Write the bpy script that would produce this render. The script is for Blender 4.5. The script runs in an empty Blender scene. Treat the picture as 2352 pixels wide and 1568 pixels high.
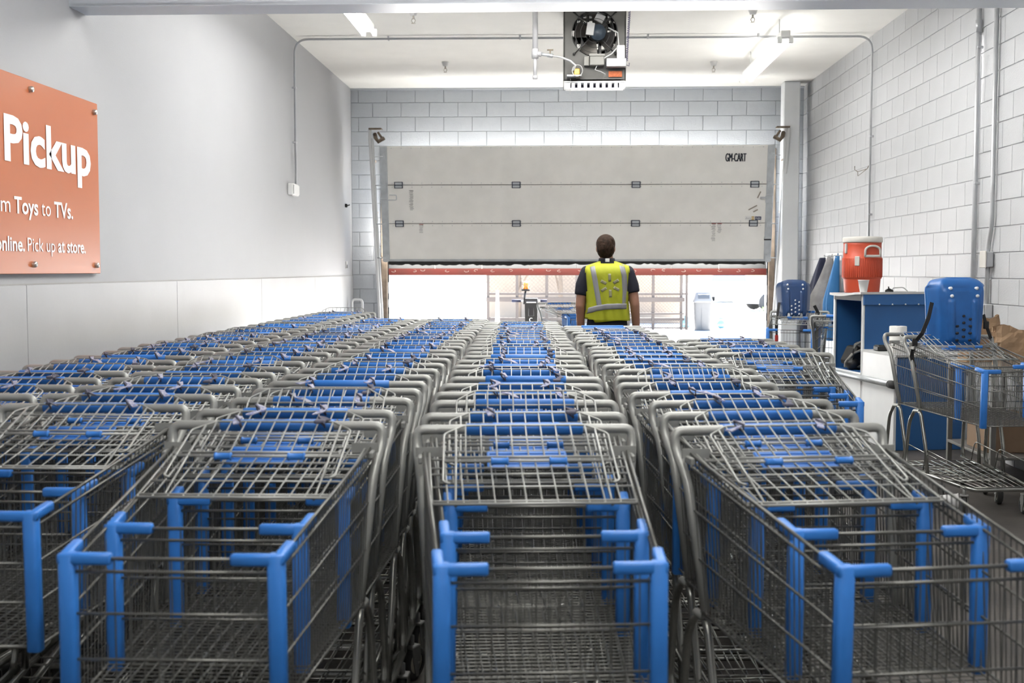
import bpy, bmesh, math, random
from mathutils import Vector, Matrix
R = math.radians
PI = math.pi
random.seed(7)
sc = bpy.context.scene
COL = sc.collection

# ------------------------------------------------------------------ camera
F_PX, CAM_H = 2700.0, 1.49
cam = bpy.data.cameras.new('camera')
cam.sensor_width = 36.0
cam.lens = F_PX / 2352 * 36.0
cam.clip_start, cam.clip_end = 0.05, 400
cam.dof.use_dof = True
cam.dof.focus_distance = 7.5
cam.dof.aperture_fstop = 5.0
cam_o = bpy.data.objects.new('camera', cam)
COL.objects.link(cam_o)
cam_o.location = (0, 0, CAM_H)
cam_o.rotation_euler = (R(90 - 3.476), 0, R(2.138))
sc.camera = cam_o

# ------------------------------------------------------------------ sky, sun, exposure
world = bpy.data.worlds.new('world')
sc.world = world
world.use_nodes = True
wn = world.node_tree
bg = wn.nodes['Background']
sky = wn.nodes.new('ShaderNodeTexSky')
sky.sky_type = 'NISHITA'
sky.sun_disc = False
sky.sun_elevation = R(52)
sky.sun_rotation = R(15)
wn.links.new(sky.outputs[0], bg.inputs[0])
bg.inputs[1].default_value = 0.24
sun = bpy.data.lights.new('sun', 'SUN')
sun.energy = 15.0
sun.angle = R(0.53)
sun.color = (1.0, 0.96, 0.9)
sun_o = bpy.data.objects.new('sun', sun)
COL.objects.link(sun_o)
sun_o.rotation_euler = (R(38), 0, R(165))
sun_o.location = (8, 40, 30)
TUBE_POWER = 3.2
vs = sc.view_settings
vs.view_transform = 'Standard'
vs.look = 'None'
vs.gamma = 1.0
vs.use_curve_mapping = False
vs.exposure = 2.48

# ------------------------------------------------------------------ materials
MATS = {}
def mat(name, col, rough=0.6, metal=0.0, var=0.0, vscale=8.0, bump=0.0, bscale=60.0, emit=None,
        estr=0.0, spec=0.5, trans=0.0, col2=None, lo=0.35, hi=0.65, detail=4.0, coat=0.0, alpha=1.0):
    m = bpy.data.materials.new(name)
    m.use_nodes = True
    nt = m.node_tree
    b = nt.nodes['Principled BSDF']
    b.inputs['Base Color'].default_value = (*col, 1)
    b.inputs['Roughness'].default_value = rough
    b.inputs['Metallic'].default_value = metal
    b.inputs['Specular IOR Level'].default_value = spec
    b.inputs['Transmission Weight'].default_value = trans
    b.inputs['Coat Weight'].default_value = coat
    b.inputs['Alpha'].default_value = alpha
    if emit:
        b.inputs['Emission Color'].default_value = (*emit, 1)
        b.inputs['Emission Strength'].default_value = estr
    tc = nt.nodes.new('ShaderNodeTexCoord')
    if var > 0 or col2:
        n = nt.nodes.new('ShaderNodeTexNoise')
        n.inputs['Scale'].default_value = vscale
        n.inputs['Detail'].default_value = detail
        nt.links.new(tc.outputs['Object'], n.inputs['Vector'])
        rp = nt.nodes.new('ShaderNodeValToRGB')
        c2 = col2 if col2 else tuple(c * (1 - var) for c in col)
        rp.color_ramp.elements[0].position = lo
        rp.color_ramp.elements[1].position = hi
        rp.color_ramp.elements[0].color = (*c2, 1)
        rp.color_ramp.elements[1].color = (*col, 1)
        nt.links.new(n.outputs['Fac'], rp.inputs[0])
        nt.links.new(rp.outputs[0], b.inputs['Base Color'])
    if bump > 0:
        n2 = nt.nodes.new('ShaderNodeTexNoise')
        n2.inputs['Scale'].default_value = bscale
        n2.inputs['Detail'].default_value = 5
        nt.links.new(tc.outputs['Object'], n2.inputs['Vector'])
        bp = nt.nodes.new('ShaderNodeBump')
        bp.inputs['Strength'].default_value = bump
        bp.inputs['Distance'].default_value = 0.01
        nt.links.new(n2.outputs['Fac'], bp.inputs['Height'])
        nt.links.new(bp.outputs[0], b.inputs['Normal'])
    MATS[name] = m
    return m

mat('wall_paint', (0.40, 0.405, 0.42), 0.55, var=0.03, vscale=1.2, bump=0.08, bscale=90)
mat('panel_paint', (0.43, 0.435, 0.45), 0.42, var=0.06, vscale=2.0, bump=0.06, bscale=30)
mat('block_paint', (0.475, 0.485, 0.50), 0.5, var=0.05, vscale=1.5, bump=0.3, bscale=70)
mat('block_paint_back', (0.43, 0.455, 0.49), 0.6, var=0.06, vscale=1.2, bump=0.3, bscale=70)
mat('mortar', (0.55, 0.56, 0.58), 0.5)
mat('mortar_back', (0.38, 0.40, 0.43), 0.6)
mat('ceiling_paint', (0.93, 0.92, 0.88), 0.8, var=0.03, vscale=3, bump=0.25, bscale=120)
mat('floor_concrete', (0.075, 0.066, 0.058), 0.55, var=0.45, vscale=2.5, bump=0.15, bscale=25)
mat('beam_paint', (0.62, 0.66, 0.72), 0.35, var=0.05, vscale=3)
mat('column_paint', (0.80, 0.82, 0.84), 0.5, var=0.05, vscale=2)
mat('ground_out', (0.70, 0.69, 0.66), 0.85, var=0.12, vscale=0.6, bump=0.2, bscale=20)
mat('door_white', (0.94, 0.925, 0.885), 0.45, var=0.06, vscale=3.5, bump=0.03, bscale=30, detail=8)
mat('galvanised', (0.62, 0.65, 0.67), 0.4, metal=0.55, var=0.15, vscale=9)
mat('dark_seal', (0.02, 0.02, 0.02), 0.8, bump=0.5, bscale=50)
mat('red_paint', (0.12, 0.016, 0.011), 0.6, col2=(0.10, 0.018, 0.013), vscale=5)
mat('scuff_white', (0.30, 0.24, 0.22), 0.8)
mat('shutter_grey', (0.13, 0.135, 0.14), 0.5, var=0.08, vscale=4)
mat('jamb_wood', (0.30, 0.235, 0.18), 0.7, var=0.35, vscale=9, bump=0.3, bscale=30)
mat('rust_metal', (0.20, 0.16, 0.12), 0.5, metal=0.6, var=0.4, vscale=14)
mat('hinge_navy', (0.025, 0.035, 0.06), 0.45)
mat('hinge_plate', (0.55, 0.58, 0.60), 0.4, metal=0.4)
mat('ink_dark', (0.015, 0.018, 0.03), 0.6)
mat('ink_grey', (0.38, 0.37, 0.36), 0.7)
mat('ink_red', (0.45, 0.08, 0.07), 0.7)
mat('sticker_white', (0.82, 0.82, 0.80), 0.5)
mat('sticker_yellow', (0.62, 0.40, 0.06), 0.5)
mat('sticker_navy', (0.02, 0.03, 0.09), 0.5)
mat('scrape', (0.34, 0.30, 0.25), 0.8)
mat('sign_orange', (0.53, 0.150, 0.052), 0.32, var=0.02, vscale=2, coat=0.2)
mat('sign_white', (0.86, 0.84, 0.84), 0.5)
mat('standoff_steel', (0.62, 0.60, 0.57), 0.3, metal=0.8)
mat('conduit_grey', (0.52, 0.53, 0.55), 0.4, metal=0.35, var=0.08, vscale=10)
mat('conduit_white', (0.72, 0.73, 0.74), 0.45)
mat('box_white', (0.78, 0.78, 0.77), 0.5)
mat('tube_glow', (1, 1, 1), 0.5, emit=(1.0, 0.985, 0.95), estr=TUBE_POWER)
mat('fixture_white', (0.82, 0.82, 0.80), 0.4)
mat('heater_grey', (0.085, 0.083, 0.078), 0.45, metal=0.3, var=0.2, vscale=6)
mat('heater_white', (0.72, 0.73, 0.75), 0.45)
mat('fan_dark', (0.05, 0.05, 0.05), 0.35, metal=0.6)
mat('fan_blade', (0.15, 0.14, 0.13), 0.35, metal=0.7, var=0.3, vscale=12)
mat('motor_blue', (0.03, 0.045, 0.065), 0.5)
mat('label_grey', (0.45, 0.45, 0.45), 0.5)
mat('brass', (0.55, 0.38, 0.10), 0.35, metal=0.7)
mat('orange_label', (0.50, 0.12, 0.03), 0.6, var=0.3, vscale=60)
mat('coil_purple', (0.14, 0.13, 0.22), 0.5)
mat('pipe_paint', (0.47, 0.47, 0.49), 0.5, var=0.1, vscale=8)
mat('sprinkler', (0.55, 0.52, 0.46), 0.35, metal=0.7)
# carts
mat('cart_tube', (0.36, 0.365, 0.35), 0.38, metal=0.35, var=0.10, vscale=10)
mat('cart_wire', (0.15, 0.15, 0.14), 0.34, metal=0.6)
mat('cart_chrome', (0.34, 0.34, 0.32), 0.24, metal=0.85, var=0.15, vscale=8)
mat('cart_blue', (0.034, 0.20, 0.64), 0.40, var=0.08, vscale=12)
mat('cart_pad', (0.035, 0.17, 0.55), 0.5)
mat('strap_white', (0.42, 0.42, 0.52), 0.8, col2=(0.20, 0.22, 0.38), vscale=70, lo=0.42, hi=0.5)
mat('strap_dark', (0.10, 0.10, 0.14), 0.8)
mat('rubber', (0.03, 0.03, 0.03), 0.7)
mat('hub_cream', (0.50, 0.47, 0.40), 0.5, var=0.2, vscale=30)
mat('caster_steel', (0.30, 0.30, 0.29), 0.4, metal=0.7)
mat('seat_blue', (0.018, 0.13, 0.42), 0.4, var=0.18, vscale=8)
mat('seat_navy', (0.014, 0.055, 0.17), 0.4, var=0.15, vscale=8)
mat('black_web', (0.012, 0.012, 0.014), 0.6)
mat('red_clip', (0.5, 0.03, 0.02), 0.5)
mat('mark_white', (0.85, 0.86, 0.88), 0.4)
# counter
mat('counter_white', (0.74, 0.745, 0.75), 0.4, var=0.05, vscale=4)
mat('counter_blue', (0.020, 0.10, 0.28), 0.5, var=0.06, vscale=5)
mat('counter_top', (0.50, 0.50, 0.50), 0.5, var=0.1, vscale=6)
mat('cooler_orange', (0.55, 0.075, 0.032), 0.5, var=0.05, vscale=10)
mat('cooler_lid', (0.60, 0.58, 0.54), 0.6, var=0.06, vscale=9)
mat('foam_white', (0.80, 0.80, 0.80), 0.7)
mat('black_plastic', (0.015, 0.015, 0.016), 0.45)
mat('grey_plastic', (0.22, 0.215, 0.20), 0.45)
mat('paper_white', (0.76, 0.75, 0.73), 0.85, bump=0.2, bscale=90)
mat('kraft', (0.36, 0.235, 0.14), 0.85, var=0.2, vscale=9, bump=0.4, bscale=18)
mat('cardboard', (0.30, 0.20, 0.13), 0.85, var=0.1, vscale=9)
mat('stand_metal', (0.20, 0.19, 0.18), 0.5, metal=0.5)
mat('cloth_navy', (0.016, 0.02, 0.05), 0.85, bump=0.3, bscale=25)
mat('cloth_grey', (0.36, 0.35, 0.35), 0.85, var=0.25, vscale=9, bump=0.3, bscale=25)
mat('cloth_blue', (0.04, 0.19, 0.45), 0.8, bump=0.3, bscale=25)
# person
mat('skin', (0.40, 0.205, 0.135), 0.55, var=0.1, vscale=14)
mat('hair', (0.050, 0.028, 0.018), 0.7, var=0.6, vscale=40, bump=0.6, bscale=80, spec=0.15)
mat('shirt_navy', (0.010, 0.011, 0.022), 0.8, bump=0.3, bscale=30)
mat('trousers_black', (0.010, 0.010, 0.014), 0.8, bump=0.3, bscale=30)
mat('shoe_black', (0.02, 0.02, 0.02), 0.5)
mat('vest_yellow', (0.43, 0.46, 0.016), 0.7, var=0.12, vscale=9, bump=0.5, bscale=14)
mat('vest_stripe', (0.27, 0.27, 0.28), 0.4)
mat('vest_emblem', (0.30, 0.29, 0.16), 0.6)
mat('eye_white', (0.7, 0.7, 0.7), 0.3)
# outside
mat('fence_brown', (0.050, 0.036, 0.029), 0.6, metal=0.0, var=0.15, vscale=5)
mat('chain_link', (0.12, 0.09, 0.07), 0.5, metal=0.3)
mat('tan_wall', (0.28, 0.22, 0.165), 0.85, var=0.18, vscale=0.9)
mat('can_grey', (0.075, 0.073, 0.072), 0.6, var=0.08, vscale=7)
mat('can_lid', (0.11, 0.11, 0.113), 0.55)
mat('can_flap', (0.025, 0.028, 0.035), 0.4)
mat('amber', (0.42, 0.12, 0.004), 0.3, emit=(1.0, 0.35, 0.01), estr=0.10)
mat('retriever_grey', (0.010, 0.011, 0.011), 0.6)
mat('cone_white', (0.42, 0.42, 0.42), 0.5)
mat('car_white', (0.50, 0.50, 0.51), 0.25, coat=0.5)
mat('car_glass', (0.08, 0.10, 0.13), 0.08)
mat('leaf_green', (0.20, 0.30, 0.12), 0.7, var=0.4, vscale=12)
mat('bark', (0.13, 0.10, 0.075), 0.9)
mat('bag_teal', (0.14, 0.28, 0.36), 0.6)

# ------------------------------------------------------------------ mesh builder
class MB:
    def __init__(self):
        self.v, self.f, self.mi, self.sm = [], [], [], []
    def add(self, vs_, fs, mi=0, smooth=False, M=None):
        o = len(self.v)
        for p in vs_:
            p = Vector(p)
            if M is not None:
                p = M @ p
            self.v.append(p)
        for f in fs:
            self.f.append(tuple(i + o for i in f))
            self.mi.append(mi)
            self.sm.append(smooth)
        return self
    def box(self, c, s, mi=0, rot=None, b=0.0):
        x, y, z = s[0] / 2, s[1] / 2, s[2] / 2
        M = Matrix.Translation(Vector(c))
        if rot is not None:
            M = M @ rot.to_4x4()
        if b <= 0:
            vs_ = [(-x, -y, -z), (x, -y, -z), (x, y, -z), (-x, y, -z), (-x, -y, z), (x, -y, z), (x, y, z), (-x, y, z)]
            fs = [(0, 3, 2, 1), (4, 5, 6, 7), (0, 1, 5, 4), (1, 2, 6, 5), (2, 3, 7, 6), (3, 0, 4, 7)]
            return self.add(vs_, fs, mi, False, M)
        b = min(b, x * .98, y * .98, z * .98)
        vs_, idx = [], {}
        for sx in (-1, 1):
            for sy in (-1, 1):
                for sz in (-1, 1):
                    for a in range(3):
                        p = [sx * (x - b), sy * (y - b), sz * (z - b)]
                        p[a] = (sx * x, sy * y, sz * z)[a]
                        idx[(sx, sy, sz, a)] = len(vs_)
                        vs_.append(p)
        fs = []
        for a in range(3):
            o1, o2 = [(1, 2), (2, 0), (0, 1)][a]
            for s_ in (-1, 1):
                q = []
                for (u, w) in ((-1, -1), (1, -1), (1, 1), (-1, 1)):
                    k = [0, 0, 0]; k[a] = s_; k[o1] = u; k[o2] = w
                    q.append(idx[(*k, a)])
                fs.append(tuple(q if s_ > 0 else q[::-1]))
        for a in range(3):
            o1, o2 = [(1, 2), (2, 0), (0, 1)][a]
            for u in (-1, 1):
                for w in (-1, 1):
                    k0 = [0, 0, 0]; k0[a] = -1; k0[o1] = u; k0[o2] = w
                    k1 = list(k0); k1[a] = 1
                    q = [idx[(*k0, o1)], idx[(*k1, o1)], idx[(*k1, o2)], idx[(*k0, o2)]]
                    fs.append(tuple(q if u * w < 0 else q[::-1]))
        for sx in (-1, 1):
            for sy in (-1, 1):
                for sz in (-1, 1):
                    q = [idx[(sx, sy, sz, a)] for a in range(3)]
                    fs.append(tuple(q if sx * sy * sz > 0 else q[::-1]))
        return self.add(vs_, fs, mi, False, M)
    def tube(self, pts, r, n=6, mi=0, closed=False, cap=True, smooth=True, M=None):
        pts = [Vector(p) for p in pts]
        m = len(pts)
        rr = r if isinstance(r, (list, tuple)) else [r] * m
        tan = []
        for i in range(m):
            if closed:
                t = pts[(i + 1) % m] - pts[i - 1]
            elif i == 0:
                t = pts[1] - pts[0]
            elif i == m - 1:
                t = pts[-1] - pts[-2]
            else:
                t = (pts[i + 1] - pts[i]).normalized() + (pts[i] - pts[i - 1]).normalized()
            tan.append(t.normalized())
        up = Vector((0, 0, 1)) if abs(tan[0].z) < 0.9 else Vector((0, 1, 0))
        nrm = (up - tan[0] * up.dot(tan[0])).normalized()
        vs_, fs = [], []
        for i in range(m):
            if i > 0:
                nrm = (nrm - tan[i] * nrm.dot(tan[i]))
                nrm = nrm.normalized() if nrm.length > 1e-6 else tan[i].orthogonal().normalized()
            bn = tan[i].cross(nrm)
            for k in range(n):
                a = 2 * PI * (k + .5) / n
                vs_.append(pts[i] + (nrm * math.cos(a) + bn * math.sin(a)) * rr[i])
        for i in range(m if closed else m - 1):
            j = (i + 1) % m
            for k in range(n):
                k2 = (k + 1) % n
                fs.append((i * n + k, i * n + k2, j * n + k2, j * n + k))
        if cap and not closed:
            fs.append(tuple(range(n))[::-1])
            fs.append(tuple((m - 1) * n + k for k in range(n)))
        return self.add(vs_, fs, mi, smooth, M)
    def bar(self, p0, p1, w, h, mi=0, n=12, up=(0, 0, 1)):
        p0, p1 = Vector(p0), Vector(p1)
        t = (p1 - p0).normalized(); u = Vector(up)
        a = t.cross(u).normalized(); b_ = a.cross(t).normalized()
        rings = []
        for p, k in ((p0, .8), (p0 + t * .004, 1), (p1 - t * .004, 1), (p1, .8)):
            ring = []
            for i in range(n):
                q = 2 * PI * (i + .5) / n
                c_, s_ = math.cos(q), math.sin(q)
                ring.append(p + a * (w / 2 * k * math.copysign(abs(c_) ** .5, c_)) + b_ * (h / 2 * k * math.copysign(abs(s_) ** .5, s_)))
            rings.append(ring)
        return self.loft(rings, mi)
    def lathe(self, prof, n=16, mi=0, smooth=True, M=None, cap=True):
        vs_, fs = [], []
        for (r, z) in prof:
            for k in range(n):
                a = 2 * PI * k / n
                vs_.append((r * math.cos(a), r * math.sin(a), z))
        for i in range(len(prof) - 1):
            for k in range(n):
                k2 = (k + 1) % n
                fs.append((i * n + k, i * n + k2, (i + 1) * n + k2, (i + 1) * n + k))
        if cap:
            fs.append(tuple(range(n))[::-1])
            fs.append(tuple((len(prof) - 1) * n + k for k in range(n)))
        return self.add(vs_, fs, mi, smooth, M)
    def loft(self, rings, mi=0, smooth=True, closed=True, cap=True, M=None):
        n = len(rings[0])
        vs_ = [p for r_ in rings for p in r_]
        fs = []
        for i in range(len(rings) - 1):
            for k in range(n if closed else n - 1):
                k2 = (k + 1) % n
                fs.append((i * n + k, i * n + k2, (i + 1) * n + k2, (i + 1) * n + k))
        if cap and closed:
            fs.append(tuple(range(n))[::-1])
            fs.append(tuple((len(rings) - 1) * n + k for k in range(n)))
        return self.add(vs_, fs, mi, smooth, M)
    def ball(self, c, r, n=12, m=8, mi=0):
        rx, ry, rz = r if isinstance(r, (list, tuple)) else (r, r, r)
        rings = []
        for i in range(m + 1):
            t = -PI / 2 + PI * (i + .001) / (m + .002)
            rings.append([(c[0] + rx * math.cos(t) * math.cos(2 * PI * k / n), c[1] + ry * math.cos(t) * math.sin(2 * PI * k / n), c[2] + rz * math.sin(t)) for k in range(n)])
        return self.loft(rings, mi)
    def extr(self, poly, d, mi=0, M=None):
        """polygon in XY extruded along +Z by d"""
        n = len(poly)
        vs_ = [(x, y, 0) for x, y in poly] + [(x, y, d) for x, y in poly]
        fs = [tuple(range(n))[::-1], tuple(range(n, 2 * n))]
        fs += [(i, (i + 1) % n, n + (i + 1) % n, n + i) for i in range(n)]
        return self.add(vs_, fs, mi, False, M)
    def mesh(self, name, mats):
        me = bpy.data.meshes.new(name)
        me.from_pydata([tuple(p) for p in self.v], [], self.f)
        for m_ in (mats if isinstance(mats, (list, tuple)) else [mats]):
            me.materials.append(MATS[m_])
        me.polygons.foreach_set('material_index', self.mi)
        me.polygons.foreach_set('use_smooth', self.sm)
        me.update()
        return me

def fillet(pts, r, seg=4):
    pts = [Vector(p) for p in pts]
    out = [pts[0]]
    for i in range(1, len(pts) - 1):
        a, b, c = pts[i - 1], pts[i], pts[i + 1]
        d1, d2 = (a - b), (c - b)
        k = min(r, d1.length * .49, d2.length * .49)
        p0, p1 = b + d1.normalized() * k, b + d2.normalized() * k
        for j in range(seg + 1):
            t = j / seg
            out.append(p0 * (1 - t) ** 2 + b * 2 * t * (1 - t) + p1 * t * t)
    out.append(pts[-1])
    return out

def link(o, parent=None, loc=None, rot=None):
    COL.objects.link(o)
    if parent is not None:
        o.parent = parent
    if loc is not None:
        o.location = loc
    if rot is not None:
        o.rotation_euler = rot
    return o

def part(name, me, parent, loc=None, rot=None, label=None, kind=None):
    o = link(bpy.data.objects.new(name, me), parent, loc, rot)
    if label:
        o['label'] = label
    if kind:
        o['kind'] = kind
    return o

def thing(name, label, cat, loc=(0, 0, 0), rz=0.0, group=None, me=None):
    o = link(bpy.data.objects.new(name, me), None, loc, (0, 0, rz))
    o['label'] = label
    o['category'] = cat
    if group:
        o['group'] = group
    return o

def struct(name, me, label, cat, loc=(0, 0, 0)):
    o = link(bpy.data.objects.new(name, me), None, loc)
    o['kind'] = 'structure'
    o['label'] = label
    o['category'] = cat
    return o

def text_mb(s, weight, w=None, h=None, depth=0.002):
    """flat lettering as a mesh in XY; scaled so the capitals/ascenders reach h and the run spans w"""
    cu = bpy.data.curves.new('lettering', 'FONT')
    cu.body = s
    cu.size = 1.0
    cu.offset = weight
    cu.extrude = 0.0
    cu.resolution_u = 3
    o = bpy.data.objects.new('lettering', cu)
    COL.objects.link(o)
    bpy.context.view_layer.update()
    dg = bpy.context.evaluated_depsgraph_get()
    me = bpy.data.meshes.new_from_object(o.evaluated_get(dg))
    vs_ = [v.co.copy() for v in me.vertices]
    fs = [tuple(p.vertices) for p in me.polygons]
    bpy.data.objects.remove(o)
    bpy.data.meshes.remove(me)
    x0, x1 = min(v.x for v in vs_), max(v.x for v in vs_)
    sx = w / (x1 - x0)
    sy = h / 0.70
    mb = MB()
    mb.add([((v.x - x0) * sx, v.y * sy, depth) for v in vs_], fs)
    return mb

def merge(dst, src, M, mi=0):
    dst.add(src.v, src.f, mi, False, M)

# ================================================================== THE SETTING
XL, XR, YB, YF, ZC = -2.92, 3.465, 16.80, -4.5, 4.06
YO = 60.0
# floor
mb = MB(); mb.box(((XL + XR) / 2, (YB + YF) / 2 + .2, -0.05), (XR - XL + .8, YB - YF + .8, 0.1))
struct('floor', mb.mesh('floor', 'floor_concrete'), 'dark stained concrete floor under the carts', 'floor')
mb = MB(); mb.box((0, YB + .6 + 60, -0.055), (160, 120, 0.1))
struct('pavement_outside', mb.mesh('pavement', 'ground_out'), 'sunlit pale pavement outside beyond the raised door', 'pavement')
# ceiling
mb = MB(); mb.box(((XL + XR) / 2, (YB + YF) / 2, ZC + .1), (XR - XL + .8, YB - YF + .8, 0.2))
struct('ceiling', mb.mesh('ceiling', 'ceiling_paint'), 'off-white textured ceiling', 'ceiling')
# rear wall behind the camera (closes the room)
mb = MB(); mb.box(((XL + XR) / 2, YF - .1, ZC / 2), (XR - XL + .4, 0.2, ZC))
struct('wall_front', mb.mesh('wall_front', 'wall_paint'), 'plain white wall closing the near end of the room', 'wall')
# left wall: smooth upper wall and a proud wainscot of painted boards
mb = MB(); mb.box((XL - .1, (YB + YF) / 2, ZC / 2), (0.2, YB - YF, ZC))
wl = struct('wall_left', mb.mesh('wall_left', 'wall_paint'), 'smooth white painted wall behind the orange sign', 'wall')
joints = [16.78, 14.11, 11.525, 8.93, 6.36, 3.79, 1.22, -1.35, -4.4]
for a, b in zip(joints[1:], joints[:-1]):
    mb = MB(); mb.box((XL + .007, (a + b) / 2, .705), (0.014, b - a - .005, 1.405), b=.003)
    part('wainscot_panel', mb.mesh('wainscot_panel', 'panel_paint'), wl)

mb = MB(); mb.box((XL + .004, (YB + YF) / 2, 1.4115), (0.010, YB - YF, .007))  # dark strip stands in for the shadow along the wainscot's top edge
part('seam_shade_strip', mb.mesh('seam_shade_strip', 'ink_grey'), wl)
# concrete block walls ------------------------------------------------
CH, BLn = 0.2032, 0.4064
def block_mesh(L, T, H, m_, axis):
    mb_ = MB()
    s = (T, L, H) if axis == 'y' else (L, T, H)
    mb_.box((0, 0, 0), s, b=.003)
    return mb_.mesh('block', m_)
# right wall
mb = MB(); mb.box((XR + .11, (YB + YF) / 2, ZC / 2), (0.2, YB - YF, ZC))
wr = struct('wall_right', mb.mesh('wall_right', 'mortar'), 'white painted concrete block wall', 'wall')
full_r = block_mesh(BLn - .007, .03, CH - .007, 'block_paint', 'y')
rest = MB()
npart = 0
for c in range(20):
    z = (c + .5) * CH
    off = (0.0 if c % 2 else BLn / 2) - 0.20
    k = -12
    while True:
        y = off + (k + .5) * BLn
        k += 1
        if y - BLn / 2 < YF:
            continue
        if y - BLn / 2 > YB - .05:
            break
        near = 8.45 < y < 16.2 and z > 1.0 and (z - 1.49) / y * F_PX < 640 and npart < 300
        if y + BLn / 2 > YB:
            L = YB - (y - BLn / 2) - .007
            rest.box((XR + .015, y - BLn / 2 + L / 2, z), (.03, L, CH - .007), b=.003)
        elif near:
            part('block', full_r, wr, (XR + .015, y, z)); npart += 1
        else:
            rest.box((XR + .015, y, z), (.03, BLn - .007, CH - .007), b=.003)
part('block_field', rest.mesh('block_field', 'block_paint'), wr, kind='stuff')
# back wall with the wide door opening
DX0, DX1, DH = -2.42, 3.01, 2.95
mb = MB()
mb.box(((XL + DX0) / 2 - .1, YB + .16, ZC / 2), (DX0 - XL + .2, .3, ZC))
mb.box(((XR + DX1) / 2 + .1, YB + .16, ZC / 2), (XR - DX1 + .2, .3, ZC))
mb.box(((DX0 + DX1) / 2, YB + .16, (ZC + DH) / 2), (DX1 - DX0, .3, ZC - DH))
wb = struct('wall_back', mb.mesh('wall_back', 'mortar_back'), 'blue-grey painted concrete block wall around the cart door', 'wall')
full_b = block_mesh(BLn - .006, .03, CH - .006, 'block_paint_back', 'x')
mcache = {}
for c in range(20):
    z = (c + .5) * CH
    off = XL - (BLn * .74 if c % 2 else BLn * .24)
    k = 0
    while True:
        x0 = off + k * BLn; x1 = x0 + BLn; k += 1
        if x0 > XR:
            break
        for a, b in (((XL, DX0), (DX1, XR)) if z < DH else ((XL, XR),)):
            p0, p1 = max(x0, a), min(x1, b)
            if p1 - p0 < .03:
                continue
            key = round(p1 - p0, 3)
            me = full_b if abs(key - BLn) < .002 else mcache.setdefault(key, block_mesh(key - .006, .03, CH - .006, 'block_paint_back', 'x'))
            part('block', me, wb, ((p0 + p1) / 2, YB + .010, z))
# ceiling/wall trim strip on back wall
mb = MB(); mb.box(((XL + XR) / 2, YB - .02, ZC - .012), (XR - XL, .05, .024))
struct('trim_1', mb.mesh('trim_1', 'block_paint_back'), 'thin painted strip where the ceiling meets the block wall', 'trim')
# header beam across the room
mb = MB()
BY0, BY1, BZ = 7.05, 7.30, 3.065
mb.box(((XL + XR) / 2, (BY0 + BY1) / 2, BZ + .012), (XR - XL, BY1 - BY0, .024), b=.004)
mb.box(((XL + XR) / 2, BY0 + .05, BZ + .5), (XR - XL, .10, 1.0))
mb.tube([(XL, BY0 + .03, BZ + .035), (XR, BY0 + .03, BZ + .035)], .022, 8)
struct('ceiling_beam', mb.mesh('ceiling_beam', 'beam_paint'), 'grey painted steel header beam crossing the room overhead', 'beam')
# steel column in the far right corner
mb = MB(); mb.box((3.215, 16.45, ZC / 2), (.225, .225, ZC), b=.012); mb.box((3.215, 16.45, .02), (.36, .36, .04), b=.005)
struct('column', mb.mesh('column', 'column_paint'), 'square grey steel column beside the cart door', 'column')

# ------------------------------------------------------------------ the cart door
DB, DT, DYB, DYT = 1.612, 3.205, 16.60, 16.36           # bottom/top edge of the leaf, leaning in at the top
lean = math.atan2(DYB - DYT, DT - DB)
door = link(bpy.data.objects.new('door_1', None), None, (0.275, DYB, DB), (lean, 0, 0))
door['kind'] = 'structure'; door['label'] = 'white sectional overhead door with three panels, half raised'; door['category'] = 'door'
DL = math.hypot(DYB - DYT, DT - DB); DW = 5.44
ph = DL / 3
for i in range(3):
    mb = MB(); mb.box((0, 0, 0), (DW, .045, ph - .008), b=.006)
    mb2 = part('panel', mb.mesh('panel', 'door_white'), door, (0, 0, ph * (i + .5)))
    # rivets along the panel edges
    rv = MB()
    for e in (-1, 1):
        for q in range(38):
            x = -DW / 2 + .16 + q * (DW - .32) / 37
            rv.tube([(x, -.022, e * (ph / 2 - .028)), (x, -.026, e * (ph / 2 - .028))], .006, 6)
    part('rivet_line', rv.mesh('rivet_line', 'hinge_plate'), mb2, kind='stuff')
mb = MB()
for i in (1, 2): mb.box((0, .012, ph * i), (DW - .01, .016, .04))
part('joint_strip', mb.mesh('joint_strip', 'dark_seal'), door)
stile = MB(); stile.box((0, 0, 0), (.10, .012, DL - .01), b=.003)
stile = stile.mesh('edge_stile', 'galvanised')
for s in (-1, 1):
    part('edge_stile', stile, door, (s * (DW / 2 - .05), -.03, DL / 2))
hp = MB(); hp.box((0, 0, 0), (.122, .014, .09), b=.004)
hp = hp.mesh('hinge', 'hinge_navy')
hl = MB(); hl.box((0, -.009, .021), (.096, .006, .03), b=.002); hl.box((0, -.009, -.021), (.096, .006, .03), b=.002)
hl = hl.mesh('hinge_leaf', 'hinge_plate')
for x in (-2.47, -.83, .83, 2.46):
    for i in (1, 2):
        h = part('hinge', hp, door, (x, -.03, ph * i)); part('hinge_leaf', hl, h)
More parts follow.
